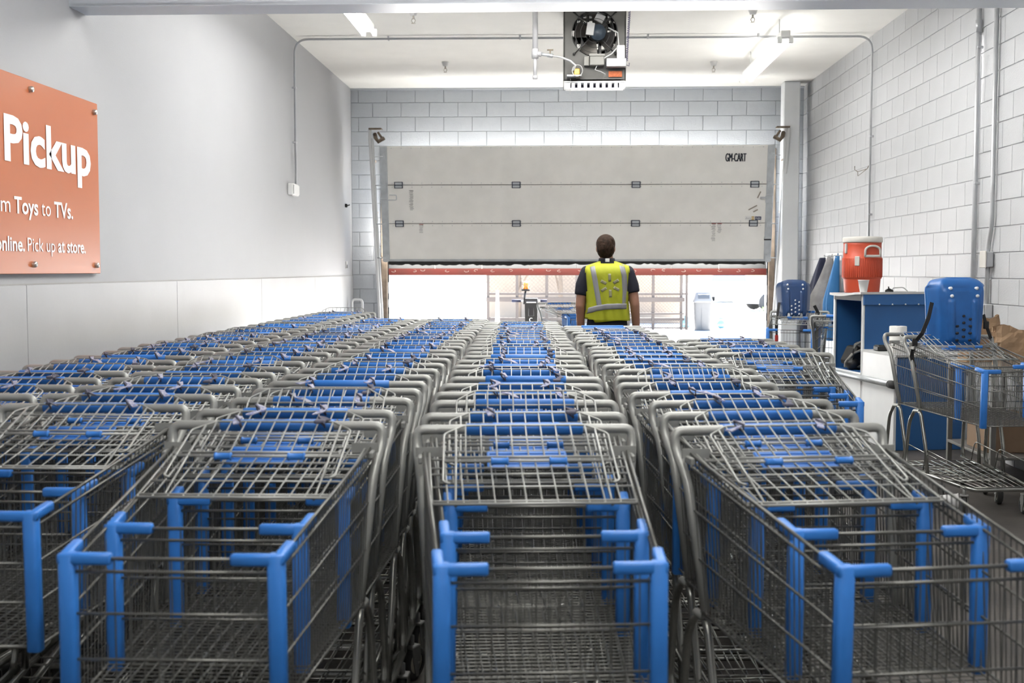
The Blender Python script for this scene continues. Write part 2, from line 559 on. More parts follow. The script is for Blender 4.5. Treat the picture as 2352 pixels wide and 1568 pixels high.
# roller brackets, handle and lock on the stiles
for s in (-1, 1):
    for i, z in enumerate((.06, ph, 2 * ph, DL - .14)):
        mb = MB()
        mb.box((0, -.012, 0), (.07, .024, .09), b=.004)
        mb.tube([(0, -.03, 0), (s * .12, -.03, 0)], .008, 8)
        mb.extr([(-.03, -.06), (.03, -.06), (0, .08)], .008, M=Matrix.Translation((0, -.026, .0)) @ Matrix.Rotation(PI / 2, 4, 'X'))
        part('roller_bracket', mb.mesh('roller_bracket', 'galvanised'), door, (s * (DW / 2 - .05), -.036, z))
mb = MB(); mb.tube(fillet([(0, 0, 0), (.12, 0, 0), (.12, 0, .07), (.02, 0, .07)], .02), .006, 6); mb.box((-.06, .005, .01), (.11, .02, .03), b=.004)
part('latch_handle', mb.mesh('latch_handle', 'galvanised'), door, (-DW / 2 + .1, -.05, ph * 1.62))
mb = MB(); mb.box((0, 0, 0), (.1, .03, .1), b=.005); mb.box((-.06, 0, .02), (.12, .02, .025), b=.003)
part('latch_plate', mb.mesh('latch_plate', 'galvanised'), door, (DW / 2 - .06, -.05, ph * 1.62))
mb = MB(); mb.box((0, 0, 0), (.09, .05, .03), b=.005); mb.box((0, .01, -.12), (.07, .02, .2), b=.004); mb.box((0, -.004, -.02), (.09, .05, .016), 1)
part('lock_box', mb.mesh('lock_box', ['galvanised', 'dark_seal']), door, (DW / 2 - .06, -.045, ph * .62))
# ragged bottom seal
mb = MB()
rnd = random.Random(3)
n = 110
vs_, fs = [], []
for i in range(n + 1):
    x = -DW / 2 + .08 + (DW - .16) * i / n
    d = .045 + rnd.uniform(-.012, .014) - (.012 if i > 45 else 0)
    vs_ += [(x, -.03, .012), (x, -.035, -d), (x, .02, -d * .9), (x, .02, .012)]
for i in range(n):
    for k in range(4):
        fs.append((i * 4 + k, i * 4 + (k + 1) % 4, i * 4 + 4 + (k + 1) % 4, i * 4 + 4 + k))
mb.add(vs_, fs)
part('bottom_seal', mb.mesh('bottom_seal', 'dark_seal'), door)
mb = MB(); mb.box((0, -.03, .02), (DW - .1, .012, .03), b=.003)
part('bottom_rail', mb.mesh('bottom_rail', 'galvanised'), door)
# writing and stickers on the leaf
FR = Matrix.Rotation(PI / 2, 4, 'X')           # XY text plane -> faces -Y
def door_print(name, mbs, m_, x, z, lab=None):
    return part(name, mbs.mesh(name, m_), door, (x - .275, -.024, z), None, lab)
t = MB()
for q in range(5): merge(t, text_mb('GM-CART', 0.0, .278, .112, .002 + q * .0001), Matrix.Translation((.0022 * (q - 2), 0, 0)) @ FR)
t = t; door_print('lettering', t, 'ink_dark', 2.325, DL - .225, 'black GM-CART lettering')
st = MB(); st.box((0, -.001, 0), (.225, .002, .055)); st = door_print('sticker', st, 'sticker_white', 2.73, ph * 1.13, 'small door maker sticker')
t = MB(); merge(t, text_mb('dura', .0, .075, .026), FR); part('lettering', t.mesh('lettering', 'ink_grey'), st, (-.105, -.001, -.012))
t = MB(); t.box((0, 0, 0), (.085, .003, .045)); part('label_patch', t.mesh('label_patch', 'sticker_navy'), st, (.068, -.003, 0))
t = MB(); merge(t, text_mb('FLEX', .02, .07, .022), FR); part('lettering', t.mesh('lettering', 'sticker_white'), st, (.033, -.006, -.011))
t = MB()
for k in range(3): t.box((-.005 + k * .001, -.004, -.018 + k * .018), (.035, .003, .011))
part('stripe', t.mesh('stripe', 'sticker_yellow'), st)
for x, z, hgt, red in ((1.9 + .29, ph * .99, .24, True), (2.27, ph * .99, .13, True), (-2.02, ph * 1.86, .27, False), (-1.95 + .06, ph * .98, .12, True)):
    t = MB(); rr = random.Random(int(x * 100))
    zz = -.01
    while zz > -hgt:
        t.box((rr.uniform(-.006, .006), 0, zz), (rr.uniform(.035, .06), .002, .006)); zz -= rr.uniform(.012, .022)
    o = door_print('small_print', t, 'ink_grey', x, z)
    t = MB(); t.box((0, -.001, 0), (.06, .002, .008)); part('print_heading', t.mesh('print_heading', 'ink_red' if red else 'ink_grey'), o)
for k, (x, z, L, a) in enumerate(((2.80, ph * 1.73, .10, 65), (2.72, ph * 1.40, .13, 28), (2.76, ph * 1.32, .07, 28))):
    t = MB(); t.box((0, -.001, 0), (L, .002, .016), rot=Matrix.Rotation(-R(a), 3, 'Y')); door_print('scrape_mark', t, 'scrape', x, z)
# swung bottom section beyond the seal: grey strip and red band with scuffs
dsec = link(bpy.data.objects.new('door_2', None), None, (0.29, 16.92, 1.415))
dsec['kind'] = 'structure'; dsec['label'] = 'grey bottom door section with a scuffed red lower band'; dsec['category'] = 'door'
mb = MB()
for k in range(8):
    mb.box((-5.42 / 2 + 5.42 / 8 * (k + .5), 0, .36), (5.42 / 8 - .006, .04, .53), b=.004)
part('curtain', mb.mesh('curtain', 'shutter_grey'), dsec)
mb = MB(); mb.box((0, -.01, .048), (5.42, .06, .096), b=.004)
band = part('red_band', mb.mesh('red_band', 'red_paint'), dsec)
rr = random.Random(11)
for k in range(22):
    x = -2.62 + k * .245 + rr.uniform(-.08, .08)
    mb = MB(); n = 10; a0 = rr.uniform(0, 6)
    pts = [(.03 * math.cos(a0 + i / n * 4.4), -.0, .014 * math.sin(a0 + i / n * 4.4)) for i in range(n)]
    mb.tube(pts, [.003 + .003 * rr.random() for _ in pts], 4)
    part('scuff', mb.mesh('scuff', 'scuff_white'), band, (x, -.041, .066 + rr.uniform(-.008, .012)))
# jambs, tracks
for s, x in ((-1, DX0), (1, DX1)):
    mb = MB(); mb.box((x + s * .035, YB - .01, 1.6), (.085, .06, 3.2), b=.006)
    struct('trim_%d' % (2 if s < 0 else 3), mb.mesh('trim', 'jamb_wood'), 'weathered brown jamb %s of the cart door' % ('on the left side' if s < 0 else 'on the right side'), 'door jamb')
    seal = MB(); zz = 0.0; rr = random.Random(5 + s)
    while zz < 1.62:
        L = rr.uniform(.04, .12); seal.box((x - s * rr.uniform(.0, .012), YB + .02, zz + L / 2), (.03, .03, L)); zz += L
    struct('trim_%d' % (4 if s < 0 else 5), seal.mesh('trim', 'dark_seal'), 'ragged black weather seal %s of the door opening' % ('on the left edge' if s < 0 else 'on the right edge'), 'seal')
    tr = link(bpy.data.objects.new('door_track', None), None, (x + s * .09, YB - .12, 0))
    tr['kind'] = 'structure'; tr['label'] = 'sloping steel door track %s of the cart door' % ('on the left' if s < 0 else 'on the right'); tr['category'] = 'track'
    mb = MB()
    top = (s * .06, -.42, 3.42)
    mb.tube([(0, .02, 0), (0, 0, .8), top], .024, 6)
    mb.tube([(-s * .035, .03, 0), (-s * .035, .02, .8), (top[0] - s * .035, top[1] + .02, top[2] - .12)], .016, 6)
    part('rail', mb.mesh('rail', 'conduit_white'), tr)
    mb = MB()
    for z, d in ((.9, -.01), (1.5, -.08), (2.3, -.2), (3.0, -.33)):
        mb.box((s * .01, d + .06, z), (.02, .14, .03), b=.003)
    part('track_bracket', mb.mesh('track_bracket', 'rust_metal'), tr)
    mb = MB(); mb.tube([(-s * .01, -.40, 3.36), (-s * .03, -.46, 3.30), (-s * .07, -.48, 3.25), (-s * .14, -.44, 3.30)], .03, 6)
    mb.box((-s * .02, -.42, 3.43), (.18, .10, .02), b=.004); mb.box((-s * .09, -.40, 3.33), (.03, .04, .14), rot=Matrix.Rotation(s * R(35), 3, 'Y'), b=.004)
    part('end_stop', mb.mesh('end_stop', 'rust_metal'), tr)

# ================================================================== CEILING AND WALL FITTINGS
def fluorescent(label, x, y0, y1, z=3.80, rows=(-.055, .055)):
    t_ = thing('fluorescent_light', label, 'light', (x, (y0 + y1) / 2, z), 0, 'ceiling strip lights')
    L = y1 - y0
    hw_ = max(rows) + .03
    mb_ = MB(); mb_.box((0, 0, .045), (max(.07, hw_ * 1.1), L, .07), b=.006); mb_.box((0, 0, .004), (hw_ * 1.2, L - .02, .012), b=.003)
    part('housing', mb_.mesh('housing', 'fixture_white'), t_)
    hg_ = MB(); hg_.tube([(0, 0, .07), (0, 0, ZC - z)], .006, 6); hg_ = hg_.mesh('hanger', 'fixture_white')
    for e in (-1, 1): part('hanger', hg_, t_, (0, e * L * .36, 0))
    tb = MB(); tb.tube([(0, -L / 2 + .05, 0), (0, L / 2 - .05, 0)], .02, 10); tb = tb.mesh('tube', 'tube_glow')
    sb = MB(); sb.box((0, 0, 0), (.045, .04, .07), b=.006); sb = sb.mesh('socket', 'fixture_white')
    for rx in rows:
        part('tube', tb, t_, (rx, 0, -.02))
        for e in (-1, 1): part('socket', sb, t_, (rx, e * (L / 2 - .03), -.01))
    return t_
SIX = (-.30, -.18, -.06, .06, .18, .30)
fluorescent('lit fluorescent strip light hung from the ceiling beside the block wall', 2.29, 12.0, 14.5)
fluorescent('lit fluorescent strip light partly hidden behind the beam, on the left', -1.82, 9.05, 11.55)
for nm_, x_, y0_, y1_, rows_ in (('behind the beam, left of three', -.55, 8.4, 10.9, SIX), ('behind the beam, middle of three', .3, 8.4, 10.9, SIX), ('behind the beam, right of three', 1.15, 8.4, 10.9, SIX),
                          ('in front of the beam, left of the pair', -.2, 3.9, 6.4, SIX), ('in front of the beam, right of the pair', 1.0, 3.9, 6.4, SIX),
                          ('over the camera, left of the pair', -.2, -.2, 2.3, SIX), ('over the camera, right of the pair', 1.0, -.2, 2.3, SIX), ('behind the camera', .3, -3.9, -1.4, SIX)):
    fluorescent('added unseen fluorescent strip light %s' % nm_, x_, y0_, y1_, 3.92, rows_)  # fixtures out of view, added to brighten the room

def clip(mb_, p, ax):
    s = {'x': (.02, .05, .05), 'y': (.05, .02, .05), 'z': (.05, .05, .02)}[ax]
    mb_.box(p, s, b=.004)
# long conduit over the ceiling
cd = thing('electrical_conduit', 'thin grey conduit crossing the ceiling and dropping down both walls', 'conduit', (0, 13.05, 0))
mb = MB()
xl, xr, zt = XL + .03, XR - .03, ZC - .03
mb.tube(fillet([(xl, 0, 2.38), (xl, 0, zt), (xr, .06, zt), (xr, .06, 0.9)], .16, 8), .0125, 8)
part('pipe', mb.mesh('pipe', 'conduit_grey'), cd)
mb = MB()
for z in (2.9, 3.5): clip(mb, (xl - .01, 0, z), 'z')
for x in (-1.85, -.4, 1.0, 2.2): clip(mb, (x, .03, zt + .01), 'x')
for z in (2.95, 2.1): clip(mb, (xr + .01, .06, z), 'z')
part('pipe_clip', mb.mesh('pipe_clip', 'conduit_grey'), cd)
mb = MB(); mb.box((XL + .03, -.14, 2.37), (.06, .30, .13), b=.008); mb.box((XL + .066, -.14, 2.37), (.01, .26, .10), b=.003)
part('junction_box', mb.mesh('junction_box', 'box_white'), cd)
mb = MB(); mb.tube([(xr, .05, 2.66), (xr - .02, .10, 2.60), (xr - .02, .5, 2.60), (xr - .04, .56, 2.63), (xr - .04, .56, 2.67)], .004, 6)
mb.tube([(xr - .02, .1, 2.60), (xr - .03, .45, 2.55), (xr - .02, .5, 2.60)], .003, 6)
part('wire_hook', mb.mesh('wire_hook', 'rust_metal'), cd)
# two conduits on the right wall
c1 = thing('electrical_conduit', 'straight grey conduit running up the block wall, farther of the pair', 'conduit', (XR - .03, 9.84, 0), 0, 'conduits on the block wall')
mb = MB(); mb.tube([(0, 0, .3), (0, 0, ZC)], .021, 10); part('pipe', mb.mesh('pipe', 'conduit_grey'), c1)
mb = MB(); mb.tube([(0, 0, 3.42), (0, 0, 3.52)], .028, 10); clip(mb, (.01, 0, 2.2), 'z'); clip(mb, (.01, 0, 3.3), 'z'); part('coupling', mb.mesh('coupling', 'conduit_grey'), c1)
c2 = thing('electrical_conduit', 'grey conduit on the block wall with an offset bend and two boxes', 'conduit', (XR - .03, 9.45, 0), 0, 'conduits on the block wall')
mb = MB(); mb.tube(fillet([(0, 0, ZC), (0, 0, 1.84), (0, .07, 1.66), (0, .07, 1.15)], .06), .019, 10); mb.tube([(0, .07, 1.16), (0, .07, .5)], .012, 8)
part('pipe', mb.mesh('pipe', 'conduit_grey'), c2)
mb = MB(); mb.box((-.005, .06, 1.575), (.06, .11, .12), b=.006); mb.box((-.04, .06, 1.575), (.01, .13, .135), 1, b=.004)
part('switch_box', mb.mesh('switch_box', ['conduit_grey', 'cooler_lid']), c2)
mb = MB(); mb.box((-.005, .06, 1.165), (.06, .12, .11), b=.006); mb.box((-.04, .06, 1.165), (.008, .11, .10), b=.003); mb.tube([(-.05, .06, 1.165), (-.07, .06, 1.165)], .006, 6)
part('outlet_box', mb.mesh('outlet_box', 'conduit_grey'), c2)

# sprinkler heads
for i, (x, y, lab) in enumerate(((-1.375, 14.7, 'far left sprinkler head hanging from the ceiling near the door wall'), (1.943, 14.8, 'far right sprinkler head hanging from the ceiling near the door wall'),
                                 (-1.42, 11.8, 'near left sprinkler head half hidden behind the beam'), (1.94, 11.88, 'near right sprinkler head half hidden behind the beam'))):
    s_ = thing('fire_sprinkler', lab, 'sprinkler', (x, y, ZC), 0, 'ceiling sprinklers')
    mb = MB(); mb.lathe([(.045, 0), (.045, -.008), (.03, -.05), (.018, -.052)], 14); part('cup', mb.mesh('cup', 'box_white'), s_)
    mb = MB(); mb.tube([(0, 0, -.045), (0, 0, -.085)], .010, 8)
    mb.tube([(-.012, 0, -.08), (-.02, 0, -.10), (-.004, 0, -.125)], .004, 6); mb.tube([(.012, 0, -.08), (.02, 0, -.10), (.004, 0, -.125)], .004, 6)
    mb.lathe([(.022, -.128), (.022, -.124)], 10); part('head', mb.mesh('head', 'sprinkler'), s_)

# unit heater ----------------------------------------------------------
ht = thing('unit_heater', 'dark grey gas unit heater with a fan hanging from the ceiling', 'heater', (.372, 11.6, 3.33))
HW, HH, HD = .595, .70, .62
def plate_with_hole(w, h, cx, cz, r, t_=.01, n=40):
    mb_ = MB(); vs_, fs = [], []
    for k in range(n):
        a = 2 * PI * k / n + .001
        c_, s_ = math.cos(a), math.sin(a)
        m_ = 1e9
        if c_ > 1e-9: m_ = min(m_, (w / 2 - cx) / c_)
        if c_ < -1e-9: m_ = min(m_, (-w / 2 - cx) / c_)
        if s_ > 1e-9: m_ = min(m_, (h - cz) / s_)
        if s_ < -1e-9: m_ = min(m_, -cz / s_)
        for (rr_, y) in ((r, 0), (m_, 0), (r, t_ + .06), (m_, t_)):
            vs_.append((cx + rr_ * c_, y, cz + rr_ * s_))
    for k in range(n):
        a, b = k * 4, ((k + 1) % n) * 4
        fs += [(a, a + 1, b + 1, b), (a, b, b + 2, a + 2), (a + 1, a + 3, b + 3, b + 1)]
    mb_.add(vs_, fs)
    for (sx, sz) in ((-1, 0), (1, 0), (-1, 1), (1, 1)):   # fill corners
        pass
    return mb_
FX, FZ, FRad = 0.0, .455, .225
mb = plate_with_hole(HW, HH, FX, FZ, FRad, n=64)
part('rear_plate', mb.mesh('rear_plate', 'heater_grey'), ht)
mb = MB()
for x in (-HW / 2, HW / 2): mb.box((x, HD / 2, HH / 2), (.012, HD, HH))
mb.box((0, HD / 2, HH), (HW, HD, .012)); mb.box((0, HD / 2, .006), (HW, HD, .012))
part('casing', mb.mesh('casing', 'heater_grey'), ht)
# louvres at the far face: light shows between the slats
for k in range(5):
    mb = MB(); mb.box((0, HD - .02, .10 + k * .135), (HW - .02, .05, .07), rot=Matrix.Rotation(R(25), 3, 'X'))
    part('louvre', mb.mesh('louvre', 'fan_dark'), ht)
mb = MB()
for k in range(9): mb.box((-.24 + k * .06, HD * .55, HH / 2), (.022, .30, HH - .06))
part('heat_exchanger', mb.mesh('heat_exchanger', 'fan_dark'), ht)
# white outlet rail under the casing, with slots
mb = MB()
mb.box((0, .05, -.012), (HW, .10, .02), b=.003); mb.box((0, .05, -.075), (HW - .03, .10, .014), b=.003)
for k in range(10): mb.box((-HW / 2 + .03 + k * (HW - .06) / 9, .05, -.043), (.034 if 0 < k < 9 else .06, .10, .06), b=.002)
part('outlet_rail', mb.mesh('outlet_rail', 'heater_white'), ht)
mb = MB(); mb.box((0, .14, -.043), (HW - .06, .02, .06)); part('outlet_back', mb.mesh('outlet_back', 'coil_purple'), ht)
# fan
fan = MB(); fan.tube([(0, .02, 0), (0, .10, 0)], .045, 14)
fan = part('fan_hub', fan.mesh('fan_hub', 'fan_blade'), ht, (FX, .05, FZ))
bl = MB(); vs_, fs = [], []
for i in range(7):
    r = .045 + i * .026
    for j in range(5):
        a = (j / 4 - .5) * (1.15 - .03 * i)
        vs_.append((r * math.sin(a), .06 + (j / 4 - .5) * .07, r * math.cos(a)))
for i in range(6):
    for j in range(4): fs.append((i * 5 + j, i * 5 + j + 1, i * 5 + j + 6, i * 5 + j + 5))
bl.add(vs_, fs, 0, True); bl = bl.mesh('blade', 'fan_blade')
for k in range(4): part('blade', bl, fan, None, (0, R(20 + 90 * k), 0))
mt = MB(); mt.tube([(0, -.05, 0), (0, .05, 0)], .075, 18)
mt = part('fan_motor', mt.mesh('fan_motor', 'motor_blue'), ht, (FX + .03, -.01, FZ + .0))
mb = MB(); mb.box((0, 0, 0), (.075, .02, .12), rot=Matrix.Rotation(R(8), 3, 'Y'), b=.004); part('motor_label', mb.mesh('motor_label', 'label_grey'), mt, (-.075, -.05, .03))
mb = MB(); mb.box((0, 0, 0), (.08, .02, .09), rot=Matrix.Rotation(R(-62), 3, 'Y'), b=.004); part('capacitor', mb.mesh('capacitor', 'label_grey'), mt, (.02, .03, .15))
gd = MB()
for rr_ in (.09, .14, .19, .22): gd.tube([(rr_ * math.cos(a * PI / 18), 0, rr_ * math.sin(a * PI / 18)) for a in range(36)], .0028, 5, closed=True)
for k in range(4):
    a = PI / 4 + k * PI / 2
    gd.tube([(.07 * math.cos(a), 0, .07 * math.sin(a)), (.285 * math.cos(a), 0, .285 * math.sin(a))], .006, 6)
    gd.tube([(.285 * math.cos(a), -.02, .285 * math.sin(a)), (.285 * math.cos(a), .02, .285 * math.sin(a))], .013, 8)
part('fan_guard', gd.mesh('fan_guard', 'fan_dark'), ht, (FX, -.012, FZ))
mb = MB(); mb.box((.02, -.05, .175), (.14, .10, .085), b=.006); mb.box((.02, -.06, .235), (.15, .03, .02)); mb.box((-.08, -.03, .18), (.05, .06, .09), b=.004)
part('gas_valve', mb.mesh('gas_valve', ['grey_plastic']), ht)
mb = MB(); mb.box((.205, -.06, .155), (.19, .12, .08), b=.006); part('control_box', mb.mesh('control_box', 'conduit_grey'), ht)
mb = MB(); mb.box((.25, -.05, .26), (.075, .09, .125), b=.005); part('switch_box', mb.mesh('switch_box', 'box_white'), ht)
mb = MB(); mb.box((.20, -.012, .06), (.13, .01, .055)); part('warning_label', mb.mesh('warning_label', 'orange_label'), ht)
mb = MB(); mb.box((-.175, -.06, .075), (.06, .06, .065), b=.008); mb.box((-.16, -.05, .035), (.04, .04, .03), 1); mb.box((-.20, -.06, .036), (.14, .08, .012), 2)
part('regulator', mb.mesh('regulator', ['brass', 'rust_metal', 'heater_white']), ht)
mb = MB()
mb.tube([(-.23 + .05 * math.cos(a * .35) + .06, -.08 - .001 * a, .08 + .055 * math.sin(a * .35)) for a in range(40)], .004, 5)
mb.tube([(.02, -.08, .13), (.0, -.09, .09), (.06, -.09, .07), (.10, -.08, .05), (.09, -.06, .02)], .004, 5)
mb.tube([(.06, -.08, .15), (.09, -.09, .2), (.16, -.09, .24), (.23, -.06, .32), (.22, -.04, .45), (.13, -.03, .50)], .007, 6)
part('wiring', mb.mesh('wiring', 'label_grey'), ht)
cl = MB()
cl.tube([(.335 + .010 * math.cos(i * .8) - .00012 * i, -.05 + .010 * math.sin(i * .8), HH + .02 - i * .0022) for i in range(250)], .004, 4)
cl.tube([(.305, -.05, .14), (.33, -.05, .13), (.332, -.05, .16)], .004, 5)
part('armoured_cable', cl.mesh('armoured_cable', 'coil_purple'), ht)
hg = MB()
for x in (-.25, .25):
    for y in (.08, .5): hg.tube([(x, y, HH), (x, y, ZC - 3.33)], .006, 6)
part('hanger_rod', hg.mesh('hanger_rod', 'galvanised'), ht)
mb = MB(); mb.tube([(-.235, -.02, .02), (-.238, -.02, -.11)], .002, 4); mb.box((-.238, -.02, -.12), (.006, .006, .03)); part('pull_chain', mb.mesh('pull_chain', 'label_grey'), ht)
# gas pipe
gp = thing('gas_pipe', 'grey gas pipe hanging from the ceiling beside the heater', 'pipe', (-.206, 11.5, 0))
mb = MB(); mb.tube([(0, 0, 3.60), (0, 0, ZC)], .026, 10); mb.tube([(0, 0, 3.36), (0, 0, 3.55)], .017, 10)
part('pipe', mb.mesh('pipe', 'pipe_paint'), gp)
mb = MB(); mb.tube([(0, 0, 3.53), (0, 0, 3.62)], .034, 12); mb.tube([(0, 0, 3.575), (.06, 0, 3.57)], .026, 10); mb.tube([(0, 0, 3.33), (0, 0, 3.365)], .024, 6)
part('tee_fitting', mb.mesh('tee_fitting', 'pipe_paint'), gp)
mb = MB(); mb.tube([(.06, 0, 3.57), (.15, -.01, 3.555)], .016, 10); mb.tube([(.12, 0, 3.56), (.17, -.01, 3.55)], .021, 8)
vv = part('gas_cock', mb.mesh('gas_cock', 'galvanised'), gp)
mb = MB(); mb.box((.145, -.01, 3.585), (.012, .012, .05)); mb.box((.145, -.01, 3.607), (.06, .014, .012), b=.003); part('lever', mb.mesh('lever', 'rust_metal'), vv)
mb = MB(); mb.tube([(.17, -.01, 3.55), (.25, -.02, 3.535), (.34, -.02, 3.50), (.39, -.01, 3.46), (.37, .0, 3.41)], .010, 8); part('flex_tube', mb.mesh('flex_tube', 'label_grey'), gp)

# orange sign ----------------------------------------------------------
SX = XL + .03
sg = thing('wall_sign', 'orange pickup sign with white lettering on the left wall', 'sign', (SX, 0, 0))
mb = MB(); mb.box((0, (4.55 + 7.365) / 2, (1.468 + 2.532) / 2), (.01, 7.365 - 4.55, 2.532 - 1.468), b=.003)
part('board', mb.mesh('board', 'sign_orange'), sg)
TM = Matrix(((0, 0, 1, 0), (1, 0, 0, 0), (0, 1, 0, 0), (0, 0, 0, 1)))      # text x -> +Y, y -> +Z, out -> +X
def sign_text(s, wgt, y0, y1, z, cap):
    t_ = MB(); merge(t_, text_mb(s, wgt, y1 - y0, cap), Matrix.Translation((.006, y0, z)) @ TM)
    part('lettering', t_.mesh('lettering', 'sign_white'), sg)
sign_text('Pickup', .030, 6.09, 7.235, 2.073, .232)
sign_text('From', .0, 5.80, 6.141, 1.795, .088)
sign_text('Toys', .022, 6.186, 6.476, 1.795, .088)
sign_text('to', .0, 6.519, 6.640, 1.795, .088)
sign_text('TVs.', .022, 6.686, 6.949, 1.795, .088)
sign_text('online.', .022, 5.965, 6.298, 1.593, .076)
sign_text('Pick up', .0, 6.334, 6.687, 1.593, .076)
sign_text('at store.', .022, 6.727, 7.127, 1.593, .076)
bo = MB(); bo.lathe([(.017, -.03), (.017, .018), (.014, .024)], 12, M=Matrix.Rotation(PI / 2, 4, 'Y')); bo = bo.mesh('standoff_bolt', 'standoff_steel')
for (y, z) in ((6.411, 2.478), (7.30, 2.472), (6.401, 1.521), (7.285, 1.52), (5.5, 2.478), (5.5, 1.521), (4.62, 2.475), (4.62, 1.52)):
    part('standoff_bolt', bo, sg, (.002, y, z))

# pipe hoop guard in the far left corner and two tiny fixings
mb = MB(); mb.tube(fillet([(0, 0, 0), (0, 0, 1.08), (.145, 0, 1.08), (.145, 0, 0)], .05, 6), .017, 10)
hp_ = thing('hoop_guard', 'grey steel pipe hoop standing by the far left corner', 'guard rail', (-2.85, 16.35, 0))
part('hoop', mb.mesh('hoop', 'conduit_white'), hp_)
mb = MB(); mb.box((0, 0, .005), (.08, .08, .01)); mb.box((.145, 0, .005), (.08, .08, .01)); part('base_plate', mb.mesh('base_plate', 'conduit_white'), hp_)
mb = MB(); mb.box((0, 0, 0), (.03, .05, .05), b=.006); mb.tube([(.015, 0, 0), (.05, 0, .01)], .008, 6)
thing('wall_hook', 'small black hook on the left wall by the far corner', 'hook', (XL + .016, 16.27, 2.38), me=mb.mesh('wall_hook', 'black_plastic'))
mb = MB(); mb.box((0, 0, 0), (.012, .05, .10), b=.003); mb.box((.008, 0, -.02), (.006, .03, .05), 1)
thing('wall_switch', 'small switch plate low on the left wall by the far corner', 'switch', (XL + .008, 16.3, 1.56), me=mb.mesh('wall_switch', ['box_white', 'black_plastic']))
mb = MB(); mb.box((0, 0, 0), (.012, .06, .12), b=.003); mb.box((-.008, 0, -.02), (.006, .035, .06), 1)
thing('wall_switch', 'small switch plate on the block wall beside the hanging coats', 'switch', (XR - .008, 15.6, 1.52), me=mb.mesh('wall_switch', ['box_white', 'black_plastic']))

# ================================================================== SHOPPING CARTS
# local frame: handle over the origin, nose towards -Y
def lerp(a, b, t): return a + (b - a) * t
U0, U1 = .075, .945
def hw(u): return lerp(.276, .2215, (u - U0) / (U1 - U0))
def rimh(u): return lerp(1.000, .900, (u - U0) / (U1 - U0))
def both(u): return lerp(.600, .580, (u - U0) / (U1 - U0))
def uu(k, t): return lerp(U0 + .10 * t, U1 - .004 * t, k)
def SP(s, k, t):
    u = uu(k, t)
    return Vector((s * lerp(hw(u), hw(u) + .002, t), -u, lerp(rimh(u), both(u), t)))
def NP(x, t):        # x in -1..1 over the nose
    a, b = SP(-1, 1, t), SP(1, 1, t)
    return a.lerp(b, (x + 1) / 2)
LV = [(0.0, .0042), (.085, .0036), (.36, .0030), (.66, .0030), (1.0, .0034)]

